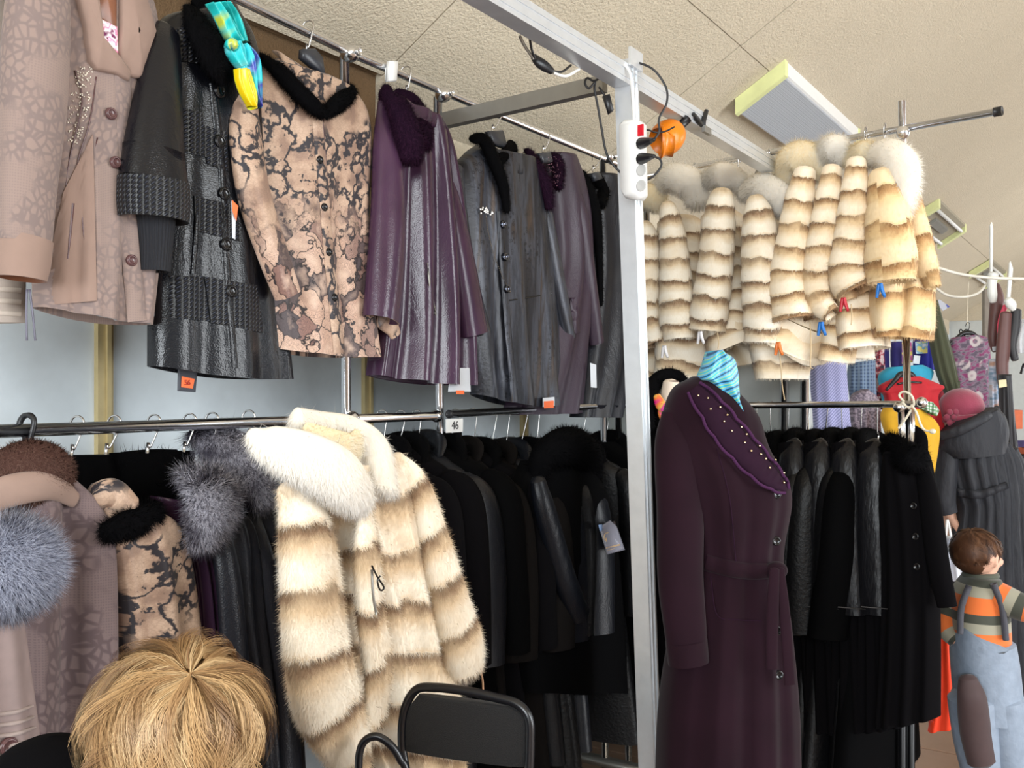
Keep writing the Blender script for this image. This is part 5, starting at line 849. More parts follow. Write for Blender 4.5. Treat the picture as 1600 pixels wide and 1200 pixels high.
T = Thing('clip_lamp', 'orange plastic cone lamp hanging under the beam', 'lamp', Fq, Fq.at(1040, 230)); a, b = np.array(Fq.at(1060, 200)), np.array(Fq.at(1034, 222, .05)); T.part('lamp_shade', G().tube([a, a*.7+b*.3, a*.3+b*.7, b], [.02, .044, .052, .046], 14, 18), orange_pl); T.part('rim', G().sleeve([tuple(b+np.array([.0, -.004, 0]))+(.05,), tuple(b+np.array([-.006, -.006, .0]))+(.047,)], 1, rows=3), orange_pl); T.part('neck', G().tube([a, a+np.array([.03, 0, .03])], .014, 3, 10), blackp)
Fq = FB; T = Thing('spring_clamp', 'black spring clamp gripping the top of the beam', 'clamp', Fq, Fq.at(1100, 212, .03))
for p in ([(1100, 205), (1099, 190), (1104, 173)], [(1097, 196), (1090, 188), (1083, 178)]): T.part('handle', G().tube(P(Fq, p, .03), [.007, .009, .007], 10, 8), blackp)
T.part('jaw', pbox(1096, 196, 1106, 212, .03, .012, FB), steel)

# ================================================================ chair in front
FH = F((.0, 2.12), math.radians(-24))
mesh_f = H('chair_fabric', .85, sheen=.1); mesh_f.bump(mesh_f.voro(mesh_f.ob, 400), .5, .002); mesh_f = mesh_f.col((24, 24, 26)); blk_tube = plain('black_enamel_tube', (16, 17, 22), .3, spec=.6)
c0 = FH.at(725, 1200); T = Thing('office_chair', 'black office chair with fabric back in a tubular frame', 'chair', FH, (c0[0], -.25, 0))
ou = [(636, 1215), (628, 1160), (632, 1110), (650, 1078), (680, 1074), (730, 1080), (775, 1090), (808, 1100), (826, 1122), (828, 1160), (826, 1215)]
T.part('back_frame', G().tube(P(FH, ou+[(820, 1260), (812, 1420)]), .0105, 70, 10), blk_tube); lp = P(FH, ou)
x0, x1 = FH.at(634, 1150)[0], FH.at(822, 1150)[0]; zt = FH.at(700, 1085)[2]; g = G(); 
L_ = P(FH, [(655, 1084), (636, 1112), (632, 1150), (633, 1172)], -.004); R_ = P(FH, [(800, 1104), (820, 1122), (823, 1170), (820, 1198)], -.004); g.loft(L_, R_, .016, .016, 20, 20, hem=False); T.part('backrest', g, mesh_f)
zs = .45; xm = (x0+x1)/2
T.part('seat', G().ell((xm, .22, zs), (.235, .23, .045), 28, 12), mesh_f)
for s in (-1, 1):
    xx_ = xm+s*.235; T.part('leg', G().tube([(xx_, -.02, .012), (xx_, .0, .25), (xx_, .02, .44)], .011, 12, 8), blk_tube); T.part('leg', G().tube([(xx_, .47, .012), (xx_, .44, .25), (xx_, .4, .44)], .011, 12, 8), blk_tube)
    T.part('side_rail', G().tube([(xx_, .02, .44), (xx_, .4, .44)], .011, 3, 8), blk_tube)
T.part('front_stay', G().tube([(x0, .0, .62), (xm-.235, .02, .44)], .0105, 3, 8), blk_tube); T.part('front_stay', G().tube([(x1, .0, .55), (xm+.235, .02, .44)], .0105, 3, 8), blk_tube)
fa = WF(2.02); T = Thing('chair_armrest', 'bent black tube loop of a second chair in front of the striped fur coat', 'chair', fa, fa.at(600, 1400)[:2]+(0,)); T.part('tube_frame', G().tube([(p[0], 0, p[2]) for p in P(fa, [(558, 1400), (560, 1220), (562, 1175), (572, 1156), (590, 1151), (610, 1164), (625, 1186), (636, 1220), (646, 1400)])]+[], .0085, 60, 9), blk_tube)
pz = fa.at(600, 1400); T.part('seat', G().ell((pz[0], .18, .45), (.19, .2, .035), 24, 10), mesh_f)
for sx in (-.16, .16):
    for sy in (.02, .34): T.part('leg', G().tube([(pz[0]+sx, sy, .012), (pz[0]+sx, sy, .44)], .0105, 3, 8), blk_tube)
# ================================================================ far clothes stall
cut = lambda k, c, r=.75: plain(k, c, r, sheen=.1, var=.08)
FF = WF(5.3)
def farg(name, label, mat, L, R, y, D=.07, group='clothes of the far stall', fold=.01, cat='clothing', hang=None, rows=30, sleeves=()):
    f_ = WF(y); T = Thing(name, label, cat, f_, f_.at((L[-1][0]+R[-1][0])/2, L[-1][1]), group); g = G().loft(P(f_, L), P(f_, R), D, folds=[(fold, 3, .5, .8)], rows=rows, cols=20); T.part('body', g, [mat, blk_lining]); T.g = g; T.f = f_
    for sl in sleeves: T.part('sleeve', G().sleeve(S(f_, sl, .04), .7, rows=16), [mat, blk_lining])
    return T
lav = lined('lavender_herringbone', [(.35, (128, 130, 172)), (.65, (166, 168, 208))], 40, 'DIAGONAL', 0, .8)
farg('checked_skirt', 'lavender diagonal-weave wrap hanging behind the low rail left end post', lav, [(1264, 548), (1266, 600), (1270, 650), (1272, 705)], [(1318, 540), (1322, 590), (1326, 650), (1332, 700)], 4.75)
farg('plaid_shirt', 'navy plaid garment next to the lavender wrap', plaid('navy_plaid', (96, 118, 148), (40, 58, 92), (120, 140, 160)), [(1326, 568), (1324, 590), (1330, 640)], [(1366, 562), (1366, 590), (1368, 640)], 5.0)
farg('knit_top', 'grey-mauve mottled knit garment on a black hanger below the plaid one', nstops('mauve_knit', [(.4, (98, 88, 100)), (.6, (160, 146, 158))], 90), [(1346, 608), (1328, 622), (1330, 670), (1334, 700)], [(1352, 608), (1372, 626), (1374, 670), (1378, 700)], 4.9)
farg('print_dress', 'narrow red and white flowered garment beside the violet trousers', nstops('flower_print_far', [(.4, (60, 40, 60)), (.5, (170, 50, 70)), (.6, (210, 190, 190))], 40), [(1368, 530), (1366, 580), (1366, 640)], [(1380, 530), (1382, 580), (1382, 640)], 5.25, .03)
vio = cut('violet_cloth', (66, 62, 142))
T = farg('violet_trousers', 'violet-blue trousers hanging behind the honey fur coat', vio, [(1374, 532), (1376, 560), (1377, 578)], [(1388, 532), (1388, 560), (1388, 580)], 5.35, .04); f_ = T.f; T.part('leg', G().loft(P(f_, [(1392, 534), (1392, 560), (1393, 580)]), P(f_, [(1408, 534), (1409, 560), (1409, 581)]), .04, rows=14, cols=14), [vio, blk_lining])
farg('blue_shirt', 'royal blue top with printed white paper pinned to it', cut('royal_blue', (26, 30, 138)), [(1428, 525), (1426, 545), (1428, 578)], [(1456, 525), (1458, 545), (1458, 578)], 5.3)
f_ = WF(5.15); T = Thing('paper_card', 'pale printed card pinned on the royal blue top', 'card', f_, f_.at(1440, 552)); T.part('card', hardflat(G().poly(P(f_, [(1430, 534), (1450, 533), (1449, 552), (1431, 553)]), .003)), nstops('printed_card', [(.42, (206, 212, 220)), (.5, (90, 160, 200)), (.6, (214, 204, 120))], 30)); T.part('lower_slip', hardflat(G().poly(P(f_, [(1428, 555), (1438, 556), (1436, 569), (1426, 568)]), .003)), paper_w)
f_ = WF(5.18); T = Thing('paper_card', 'yellow and magenta packet hanging beside the chrome post', 'card', f_, f_.at(1416, 560)); T.part('card', hardflat(G().poly(P(f_, [(1409, 535), (1424, 535), (1426, 566), (1409, 568)]), .004)), nstops('magenta_yellow', [(.42, (190, 80, 150)), (.52, (214, 200, 70)), (.6, (120, 60, 120))], 22))
farg('teal_top', 'teal short-sleeved top above the red tee', cut('teal', (40, 150, 182)), [(1386, 574), (1372, 588), (1376, 612), (1380, 640)], [(1440, 570), (1457, 580), (1452, 600), (1448, 640)], 5.15)
redm = cut('red_jersey', (176, 14, 30)); T = farg('red_tee', 'bright red cap-sleeved top on a black hanger', redm, [(1398, 590), (1374, 602), (1372, 612), (1382, 625), (1382, 700)], [(1436, 588), (1466, 600), (1474, 606), (1464, 625), (1484, 700)], 5.0); T.part('neck_band', G().tube(P(T.f, [(1402, 600), (1420, 597), (1440, 598)], .09), .006, 10, 6), blackp)
hanger(WF(4.95), 1415, 572, 584, .1, 0, 'black hanger inside the bright red top', blackp, 'hangers of the far stall')
T = farg('yellow_shirt', 'mustard yellow top beneath the red one, right of the chrome post', cut('mustard', (212, 160, 24)), [(1380, 636), (1376, 655), (1390, 700), (1420, 800)], [(1440, 640), (1462, 660), (1466, 680), (1456, 740)], 4.75)
T = farg('plaid_shirt', 'green and white checked sleeve behind the string knot', plaid('green_plaid', (214, 220, 214), (34, 150, 44), (60, 90, 60), 60), [(1436, 626), (1432, 634), (1440, 640)], [(1456, 628), (1466, 640), (1462, 650)], 4.7, .03)
farg('red_tee', 'dark red garment hanging low behind the yellow one', cut('dark_red', (128, 14, 34)), [(1452, 600), (1456, 680), (1460, 760)], [(1476, 600), (1484, 680), (1480, 760)], 5.6)
farg('olive_coat', 'olive green coat sleeve hanging from above the red top', cut('olive_wool', (66, 70, 50), .9), [(1446, 470), (1450, 520), (1462, 580), (1476, 615)], [(1462, 470), (1474, 510), (1488, 560), (1497, 610)], 5.1, .06)
flw = H('floral_blouse_print', .7); e_ = flw.voro(flw.mp(flw.uv, (1, 1, 1)), 9); r_ = flw.ramp(e_, [(.12, 0), (.18, 1), (.3, 1), (.36, 0)]); n_ = flw.noise(flw.mp(flw.uv, (1, 1.6, 1), (0, 0, .6)), 26, 2); bb = flw.ramp(n_, [(.4, (92, 80, 96)), (.5, (132, 116, 132)), (.6, (132, 52, 100))]); flw = flw.col(flw.mix(flw.math('MULTIPLY', r_, flw.ramp(flw.noise(flw.uv, 12, 2), [(.46, 0), (.52, 1)])), bb, (196, 186, 186)))
T = farg('floral_blouse', 'purple-grey floral blouse on a thin heart-shaped hanger', flw, [(1500, 526), (1484, 532), (1488, 570), (1496, 625), (1500, 720)], [(1524, 523), (1542, 530), (1546, 560), (1552, 625), (1554, 720)], 6.2, group=None)
T = hanger(WF(6.2), 1512, 508, 520, .13, .02, 'thin black wire hanger with a heart in the floral blouse', blackp, 'hangers of the far stall', hook_mat=blackp); f_ = WF(6.15); T.part('heart', G().tube(P(f_, [(1511, 526), (1505, 518), (1507, 514), (1511, 517), (1515, 514), (1517, 518), (1511, 526)]), .004, 40, 6), blackp)
T = Thing('hook_chain', 'thin chain above the heart-shaped hanger', 'chain', WF(6.2), WF(6.2).at(1512, 470)); T.part('chain', G().tube(P(WF(6.2), [(1513, 440), (1512, 470), (1511, 508)]), .003, 9, 5), cotw if 'cotw' in globals() else cot)
f_ = WF(6.6); T = Thing('stall_post', 'thin grey post of the far stall behind the tights display', 'post', f_, f_.at(1543, 900)[:2]+(0,)); a, b = f_.at(1541, 452), f_.at(1546, 640); T.part('shaft', hardflat(G().box((a[0], 0, a[2]/2), (.04, .04, a[2]))), plain('grey_wood', (136, 128, 118), .7))
# tights on display legs hung from white rods
legw = plain('white_leg_form', (226, 228, 224), .4, var=.02); brn = cut('brown_tights', (92, 58, 54), .5); pnk = cut('pink_tights', (226, 74, 104), .5); blk_t = cut('black_tights', (26, 24, 28), .5)
f_ = WF(5.6); T = Thing('leg_display', 'white display rod and foot form with brown and pink tights, left of the two', 'display', f_, f_.at(1555, 540)); T.part('rod', hardflat(G().poly(P(f_, [(1546, 352), (1549, 347), (1551, 358), (1550, 432), (1546, 432)]), .01)), legw)
T.part('foot_form', G().sleeve(S(f_, [(1552, 428, 8), (1550, 444, 7), (1551, 462, 7), (1552, 472, 5)], .02), .8, open_end=False), legw); T.part('brown_tights', G().sleeve(S(f_, [(1554, 446, 8), (1558, 470, 11), (1554, 500, 9), (1552, 530, 8), (1556, 548, 6)]), .8, open_end=False), brn); T.part('pink_tights', G().sleeve(S(f_, [(1571, 478, 4), (1563, 500, 3.5), (1562, 520, 3.5), (1569, 546, 4.5)], .05), .8, open_end=False), pnk)
T.part('card', hardflat(G().poly(P(f_, [(1550, 542), (1562, 541), (1562, 548), (1551, 549)], .05), .003)), paper_w)
f_ = WF(5.5); T = Thing('leg_display', 'white display rod with black tights and white socks, right of the two', 'display', f_, f_.at(1580, 560)); T.part('rod', hardflat(G().poly(P(f_, [(1576, 412), (1578, 408), (1582, 420), (1577, 474), (1572, 474)]), .01)), legw); T.part('foot_form', G().sleeve(S(f_, [(1574, 468, 6), (1580, 476, 8), (1584, 484, 4)], .02), .8, open_end=False), legw); T.part('black_tights', G().sleeve(S(f_, [(1588, 485, 8), (1586, 510, 9), (1582, 540, 7), (1586, 562, 6)]), .8, open_end=False), blk_t); T.part('brown_tights', G().sleeve(S(f_, [(1572, 490, 9), (1568, 540, 11), (1566, 570, 10), (1568, 600, 9)]), .6, open_end=False), brn)
farg('white_shirt', 'white garment at the right edge beside the black tights', cut('white_cloth', (226, 230, 236)), [(1592, 500), (1586, 530), (1588, 552)], [(1606, 500), (1608, 530), (1608, 550)], 6.0)
farg('black_leggings', 'long black leggings hanging under the display legs', blk_t, [(1560, 585), (1562, 640), (1564, 720)], [(1578, 585), (1582, 640), (1590, 720)], 5.4, .05)
farg('pale_top', 'pale blue and white printed garment left of the black leggings', nstops('pale_print', [(.4, (120, 150, 176)), (.55, (206, 210, 224)), (.7, (190, 150, 130))], 20), [(1546, 562), (1546, 610), (1548, 650)], [(1556, 560), (1562, 610), (1564, 650)], 5.6, .04)
f_ = WF(5.3); T = Thing('paper_card', 'cream tag on the black leggings', 'card', f_, f_.at(1566, 600)); T.part('card', hardflat(G().poly(P(f_, [(1560, 594), (1572, 593), (1573, 604), (1561, 606)]), .003)), plain('cream_card', (214, 200, 160), .6))
T = Thing('cardboard_box', 'small orange-brown box behind the hooded woman', 'box', WF(5.6), WF(5.6).at(1569, 668)); T.part('body', hardflat(G().poly(P(WF(5.6), [(1556, 641), (1581, 640), (1581, 669), (1557, 670)]), .12, bevel=.02)), plain('orange_card', (196, 98, 60), .7)); T.part('lid_seam', hardflat(G().poly(P(WF(5.6), [(1567, 641), (1569, 641), (1569, 669), (1567, 669)], .125), .003)), plain('seam_brown', (150, 70, 44), .7))
farg('dark_cloth', 'dark patterned cloth over a counter at the right edge', nstops('dark_pattern', [(.5, (26, 26, 30)), (.6, (90, 90, 96))], 30), [(1588, 708), (1588, 800), (1588, 1000)], [(1640, 708), (1640, 800), (1640, 1000)], 5.8, .1)
T = Thing('cardboard_box', 'orange box edge on the dark covered counter at the right edge', 'box', WF(5.75), WF(5.75).at(1600, 706)); T.part('body', hardflat(G().poly(P(WF(5.75), [(1586, 699), (1640, 698), (1640, 708), (1587, 708)]), .1, bevel=.02)), plain('orange_card2', (196, 98, 60), .7)); T.part('lid', hardflat(G().poly(P(WF(5.75), [(1590, 688), (1640, 684), (1640, 698), (1590, 698)]), .08, bevel=.1)), plain('violet_lid', (90, 80, 140), .6))
wl_ = plain('white_rope', (222, 218, 206), .7); g = G().tube([WF(5.0).at(u, v)[:1]+(5.0,)+WF(5.0).at(u, v)[2:] for u, v in ((1462, 417), (1500, 428), (1550, 434), (1620, 436))], .008, 30, 7); single('rope', g, wl_, 'taut white rope crossing above the tights display', 'rope', F((0, 0), 0))
g = G().tube([(WF(5.6).at(u, v)[0], 5.6, WF(5.6).at(u, v)[2]) for u, v in ((1462, 450), (1480, 461), (1505, 464), (1528, 458), (1542, 444))], .008, 30, 7); single('rope', g, wl_, 'sagging white rope below the taut one', 'rope', F((0, 0), 0))
f_ = WF(8.5); T = Thing('wall_sign', 'small blue-lettered sticker on the far slope above the floral blouse', 'sign', f_, f_.at(1472, 478)); T.part('card', hardflat(G().poly(P(f_, [(1459, 470), (1468, 468), (1484, 479), (1473, 486)]), .004)), nstops('blue_logo', [(.48, (196, 200, 214)), (.54, (70, 80, 170))], 9))
f_ = WF(6.3); T = Thing('door_handle_bar', 'short dark handle on the pale wall at the right edge', 'handle', f_, f_.at(1597, 575)); T.part('grip', G().tube(P(f_, [(1600, 568), (1595, 584)]), .008, 3, 6), blackp)

# orange apron and the bag held by the woman
T = farg('orange_cloth', 'glowing orange garment hanging low between the black coats and the boy', cut('safety_orange', (255, 60, 8), .6), [(1464, 940), (1462, 1000), (1460, 1080), (1450, 1143)], [(1484, 940), (1488, 1000), (1502, 1070), (1520, 1118)], 4.1, .05, group=None)

# ================================================================ people
skin = H('skin', .55, spec=.35); skin = skin.col(skin.mix(skin.noise(skin.ob, 20, 3), (206, 158, 134), (222, 176, 152)))
def body_obj(T, g, vox=.007, mat=None, name='body'):
    o = T.part(name, g, mat or skin); m = o.modifiers.new('remesh', 'REMESH'); m.mode = 'VOXEL'; m.voxel_size = vox; m.use_smooth_shade = True; s = o.modifiers.new('smooth', 'SMOOTH'); s.iterations = 3; s.factor = .5; return o
def head(g, c, r, yaw, pitch=0.0, roll=0.0):   # face towards -y when yaw = 0
    c = np.array(c); cy, sy = math.cos(yaw), math.sin(yaw); cp, sp = math.cos(pitch), math.sin(pitch)
    def t(p): x, y, z = p; y, z = y*cp-z*sp, y*sp+z*cp; return (c[0]+r*(x*cy-y*sy), c[1]+r*(x*sy+y*cy), c[2]+r*z)
    def e(p, rr): g.ell(t(p), [k*r for k in rr], 14, 10)
    e((0, .05, .12), (.78, .92, .88)); e((0, -.3, -.3), (.6, .58, .72)); e((0, -.62, -.72), (.3, .24, .22)); e((0, -.5, -.45), (.5, .38, .45))
    g.tube([t((0, -.82, .02)), t((0, -.98, -.22)), t((0, -1.04, -.34))], [.08*r, .12*r, .15*r], 8, 8); e((.12, -.94, -.36), (.09, .08, .07)); e((-.12, -.94, -.36), (.09, .08, .07))
    e((0, -.86, -.55), (.24, .1, .06)); e((0, -.84, -.63), (.2, .1, .06)); e((0, -.84, .1), (.5, .1, .08))
    for s in (-1, 1): e((s*.8, .08, -.08), (.09, .2, .28)); e((s*.84, .06, .06), (.07, .18, .14)); e((s*.4, -.72, -.25), (.2, .16, .2))
    return t
def hand(g, w, d, up, r=.03, curl=.5, thumb=1):   # wrist point, direction of the fingers, palm normal
    w, d, u = np.array(w, float), np.array(d, float), np.array(up, float); d /= np.linalg.norm(d); sd = np.cross(d, u); sd /= np.linalg.norm(sd); u = np.cross(sd, d)
    g.tube([w-d*r, w+d*r*.6, w+d*r*2.0, w+d*r*2.6], [r*.62, r*.75, r*.85, r*.7], 10, 10)
    for k, (o_, L) in enumerate(((-.75, 1.9), (-.27, 2.3), (.25, 2.15), (.72, 1.7))):
        b = w+d*r*2.1+sd*r*o_; m = b+d*r*L*.5-u*r*curl*.3; e = m+d*r*L*.4*(1-curl*.5)-u*r*curl*1.0; g.tube([b-d*r*.6, b, m, e], [r*.27, r*.27, r*.25, r*.2], 12, 8)
    b = w+d*r*.6+sd*r*thumb*-.6; g.tube([b, b+(d*.6-sd*thumb*.8)*r*1.0, b+(d*1.0-sd*thumb*.9-u*.4)*r*1.7], [r*.33, r*.3, r*.22], 10, 8); return g
# --- blond person seated in front, seen from behind
fb = F((0, 1.27), 0.0); hc = (-.449, .0, 1.165)
T = Thing('person', 'blond person in a black jacket sitting with back of the head to the viewer', 'person', fb, (-.46, .25, 0))
g = G(); head(g, (hc[0], .03, 1.135), .086, math.radians(160), .0); g.tube([(hc[0], .05, 1.1), (hc[0]-.01, .06, 1.0), (-.46, .1, .93)], [.055, .055, .09], 10, 12)
g.sleeve([(-.46, .1, .95, .12), (-.46, .11, .88, .19), (-.46, .12, .7, .17), (-.46, .14, .5, .18)], .6, rows=20, open_end=False)
for s in (-1, 1): g.tube([(-.46+s*.19, .1, .9), (-.46+s*.24, .14, .7), (-.46+s*.18, .34, .58), (-.46+s*.1, .5, .58)], [.05, .045, .038, .03], 16, 10); g.tube([(-.46+s*.09, .14, .5), (-.46+s*.11, .5, .5), (-.46+s*.11, .56, .44), (-.46+s*.11, .56, .06)], [.085, .07, .06, .045], 20, 12); g.tube([(-.46+s*.11, .54, .05), (-.46+s*.11, .7, .04)], [.045, .035], 6, 10); hand(g, (-.46+s*.1, .5, .58), (-s*.3, 1, 0), (0, 0, 1), .026)
body_obj(T, g, .008)
jm = plain('black_jacket', (11, 10, 12), .95, spec=.06); g = G().loft([(-.52, .1, 1.02), (-.6, .1, 1.0), (-.67, .12, .93), (-.66, .14, .7), (-.66, .15, .46)], [(-.40, .1, 1.02), (-.32, .1, .99), (-.25, .12, .92), (-.26, .14, .7), (-.26, .15, .46)], .13, .13, 26, 26); T.part('jacket', g, [jm, blk_lining])
g = G()
for s in (-1, 1): T.part('sleeve', G().tube([(-.46+s*.17, .1, .96), (-.46+s*.23, .12, .85), (-.46+s*.245, .16, .7), (-.46+s*.17, .36, .585)], [.06, .07, .062, .05], 20, 14), jm); T.part('trouser_leg', G().tube([(-.46+s*.09, .12, .5), (-.46+s*.11, .5, .51), (-.46+s*.11, .58, .45), (-.46+s*.11, .57, .08)], [.1, .085, .075, .06], 20, 12), cut('dark_trousers', (30, 30, 36)))
T.part('jacket_shoulder', G().ell((-.665, .12, 1.0), (.11, .09, .1), 20, 12), jm)
hair = H('blond_hair', .42, spec=.35); x, y, _ = hair.xyz(hair.uv); hair = hair.col(hair.ramp(hair.math('FRACT', x), [(0, (104, 74, 48)), (.3, (158, 122, 82)), (.6, (186, 150, 104)), (.85, (212, 182, 138)), (1, (128, 90, 60))]))
def hairdo(center, r, pole, n, ln, matw=.0022, steps=6, seed=1, sweep=.5, out=.012, amax=1.9, clump=90):
    rg = np.random.default_rng(seed); pole = np.array(pole, float); pole /= np.linalg.norm(pole); a = np.cross(pole, (0.3, 1, 0)); a /= np.linalg.norm(a); b = np.cross(pole, a); r = np.array(r); V, Fc, UV = [], [], []
    cph = rg.uniform(0, 6.283, clump); cth = (rg.random(clump)**.8)*amax; coff = rg.normal(0, 1, (clump, 3)); ccol = rg.random(clump)
    for i in range(n):
        k = rg.integers(clump); L = ln*rg.uniform(.75, 1.2); do = rg.normal(0, .13/(.35+math.sin(min(1.57, cth[k])+.1))*.35, 1)[0]; th0 = max(.02, cth[k]+rg.normal(0, .07)); ph = cph[k]; lift = out*(.35+.65*abs(coff[k][0]))*rg.uniform(.4, 1.0); col = (ccol[k]*.8+rg.random()*.2) % 1.0; sw = sweep*(math.sin(ph*1.0+.6)+.45*coff[k][1]); w = matw*rg.uniform(.6, 1.3)
        for j in range(steps):
            t = j/(steps-1); th = th0+L*t/r.mean(); p_ = ph+do*(1-.55*t)+sw*t*t*.55+.16*math.sin(5*t+2*coff[k][0]); d = pole*math.cos(th)+(a*math.cos(p_)+b*math.sin(p_))*math.sin(th); p = np.array(center)+d*r*(1+(lift*math.sin(math.pi*(t*.75+.05))+.0025*coff[k][2])/r.mean()); tan = np.cross(d, (a*math.cos(p_)+b*math.sin(p_))); tan /= np.linalg.norm(tan)+1e-9
            if th > 1.75: p = p+np.array([0, 0, -.012*(th-1.75)])
            ww = w*(1-.8*t*t); V += [p-tan*ww/2, p+tan*ww/2]; UV += [(col, t)]*2
            if j: m = len(V)-4; Fc.append((m, m+1, m+3, m+2))
    VA = np.array(V); q_ = np.array(Fc); nn_ = np.cross(VA[q_[:, 1]]-VA[q_[:, 0]], VA[q_[:, 3]]-VA[q_[:, 0]])
    if (nn_*(VA[q_[:, 0]]-np.array(center))).sum() < 0: Fc = [x[::-1] for x in Fc]
    g = G(); g.add(V, Fc, UV); N_ = np.array(V)-np.array(center); g.hn = N_/np.linalg.norm(N_, axis=1)[:, None]; return g
hq = (hc[0]-.004, .02, 1.148); g = hairdo(hq, (.102, .104, .100), (.34, -.42, .8), 40000, .1, .0009, 8, 3, 1.3, .018, 1.95, 700); g.fn = g.hn; T.part('hair', g, hair, 'short layered blond hair')
T.part('scalp_hair', G().ell(hq, (.098, .100, .096), 30, 20), plain('hair_roots', (128, 92, 52), .7)); T.org = T.org
T2 = Thing('stool', 'low stool under the blond person', 'stool', fb, (-.46, .2, 0)); T2.part('seat', G().disc((-.46, .15, .36), .19, .05, (0, 0, 1), 24), mesh_f)
for s in (-1, 1):
    for q in (-1, 1): T2.part('leg', G().tube([(-.46+s*.15, .15+q*.15, .0), (-.46+s*.11, .15+q*.11, .36)], .012, 3, 8), blk_tube)
# --- woman in the pink hat
fw = F((0, 5.0), 0.0); T = Thing('person', 'woman in a pink knitted hat and dark grey quilted hooded coat', 'person', fw, fw.at(1525, 1090)[:2]+(0,)); X = lambda u, d=0: fw.at(u, 600, d)[0]; Z = lambda v, d=0: fw.at(800, v, d)[2]
g = G(); head(g, (X(1504), .03, Z(655)), .1, math.radians(205)); xc = X(1530); g.tube([(X(1506), .04, Z(670)), (X(1515), .04, Z(720))], [.055, .07], 6, 10); g.sleeve([(X(1518), .05, Z(700), .1), (xc, .05, Z(730), .19), (xc, .05, Z(820), .17), (xc, .05, .85, .19)], .6, rows=16, open_end=False)
for s in (-1, 1): g.tube([(xc+s*.1, .05, .85), (xc+s*.1, .05, .5), (xc+s*.1, .06, .08)], [.09, .06, .045], 14, 10); g.tube([(xc+s*.1, .08, .05), (xc+s*.1, -.1+.3, .04)], [.045, .035], 5, 8)
wr_ = (X(1480), -.02, Z(806)); g.tube([(X(1480), .03, Z(730)), (X(1478), .02, Z(770)), wr_], [.05, .045, .03], 10, 10); hand(g, wr_, (.35, -.3, -.5), (0, -1, .4), .026, .8); g.tube([(X(1582), .03, Z(730)), (X(1592), .0, Z(790)), (X(1592), -.1, Z(830))], [.05, .045, .03], 10, 10); hand(g, (X(1592), -.1, Z(830)), (0, -.3, -1), (1, 0, 0), .026, .6)
body_obj(T, g, .009)
puf = H('quilted_nylon', .6, spec=.25); puf.bump(puf.noise(puf.mp(puf.ob, (1, 1, .4)), 16, 4), .5, .03); puf = puf.col((44, 45, 50))
g = G().loft(P(fw, [(1482, 690), (1472, 720), (1484, 770), (1490, 800), (1478, 880), (1470, 960), (1466, 1090)]), P(fw, [(1568, 690), (1588, 720), (1594, 770), (1592, 800), (1602, 880), (1612, 960), (1618, 1090)]), .17, .15, folds=[(.022, 7, 0, .3)], rows=50, cols=34); sf = Surf(g, fw, 0); T.part('coat', g, [puf, blk_lining])
T.part('sleeve', G().sleeve(S(fw, [(1484, 700, 14), (1478, 740, 17), (1476, 780, 16), (1482, 802, 13)], .08), 1, folds=[(.06, 3, 0, .5)]), [puf, blk_lining]); T.part('sleeve', G().sleeve(S(fw, [(1576, 705, 14), (1592, 745, 17), (1598, 800, 16), (1594, 826, 13)], .04), 1, folds=[(.06, 3, 0, .5)]), [puf, blk_lining])
g = G(); sf.band(g, [(1486, 768, 6), (1530, 772, 7), (1572, 758, 6)], .02); T.part('belt', g, puf)
T.part('hood', G().loft(P(fw, [(1490, 658), (1468, 680), (1468, 700), (1482, 716)], .08), P(fw, [(1552, 636), (1566, 650), (1572, 676), (1566, 706)], .08), .13, .1, 22, 20, hem=False), puf)
T.part('hood_edge', G().sleeve(S(fw, [(1468, 682, 7, .16), (1500, 672, 8, .22), (1535, 654, 8, .22), (1560, 640, 7, .12)]), .9, rows=24, open_end=False), puf)
pinkh = H('pink_felt', .9, sheen=.4); pinkh.bump(pinkh.noise(pinkh.ob, 120, 3), .5, .004); pinkh = pinkh.col(pinkh.mix(pinkh.noise(pinkh.ob, 20, 3), (128, 44, 66), (156, 66, 88)))
hx = (X(1506, .03), -.0, Z(638)); T.part('hat', G().ell(hx, (.112, .115, .105), 28, 18, -.45), pinkh, 'pink felted hat'); T.part('hat_brim', G().tube([(hx[0]+.11*math.cos(a), hx[1]+.115*math.sin(a), hx[2]-.05+.012*math.cos(a+.5)) for a in np.linspace(0, 6.283, 25)], .016, 72, 8, cap=False), pinkh)
g = G(); [g.ell((hx[0]-.085+.03*math.cos(k*1.05), hx[1]-.09, hx[2]-.045+.03*math.sin(k*1.05)), (.018, .014, .018), 8, 6) for k in range(6)]; g.ell((hx[0]-.085, hx[1]-.1, hx[2]-.045), (.016, .014, .016), 8, 6); o = T.part('hat_flower', g, pinkh); o['kind'] = 'stuff'
for s in (-1, 1): T.part('boot', G().tube([(xc+s*.1, .05, .4), (xc+s*.1, .05, .06), (xc+s*.1, .1, .05), (xc+s*.1, .24, .04)], [.06, .055, .05, .035], 14, 10), blackp)
fg = WF(4.75); T = Thing('carrier_bag', 'white and pale blue carrier bag held by the hooded woman', 'bag', fg, fg.at(1488, 905)); g = G().loft(P(fg, [(1478, 836), (1474, 860), (1478, 908)]), P(fg, [(1486, 838), (1502, 870), (1508, 900)]), .05, folds=[(.012, 3, 0, .2)], rows=16, cols=16, hem=False); T.part('bag_body', g, nstops('bag_print', [(.42, (206, 212, 230)), (.55, (232, 236, 244)), (.66, (120, 130, 170))], 8)); T.part('handle', G().tube(P(fg, [(1478, 840), (1480, 812), (1486, 838)]), .006, 12, 6), whitep)
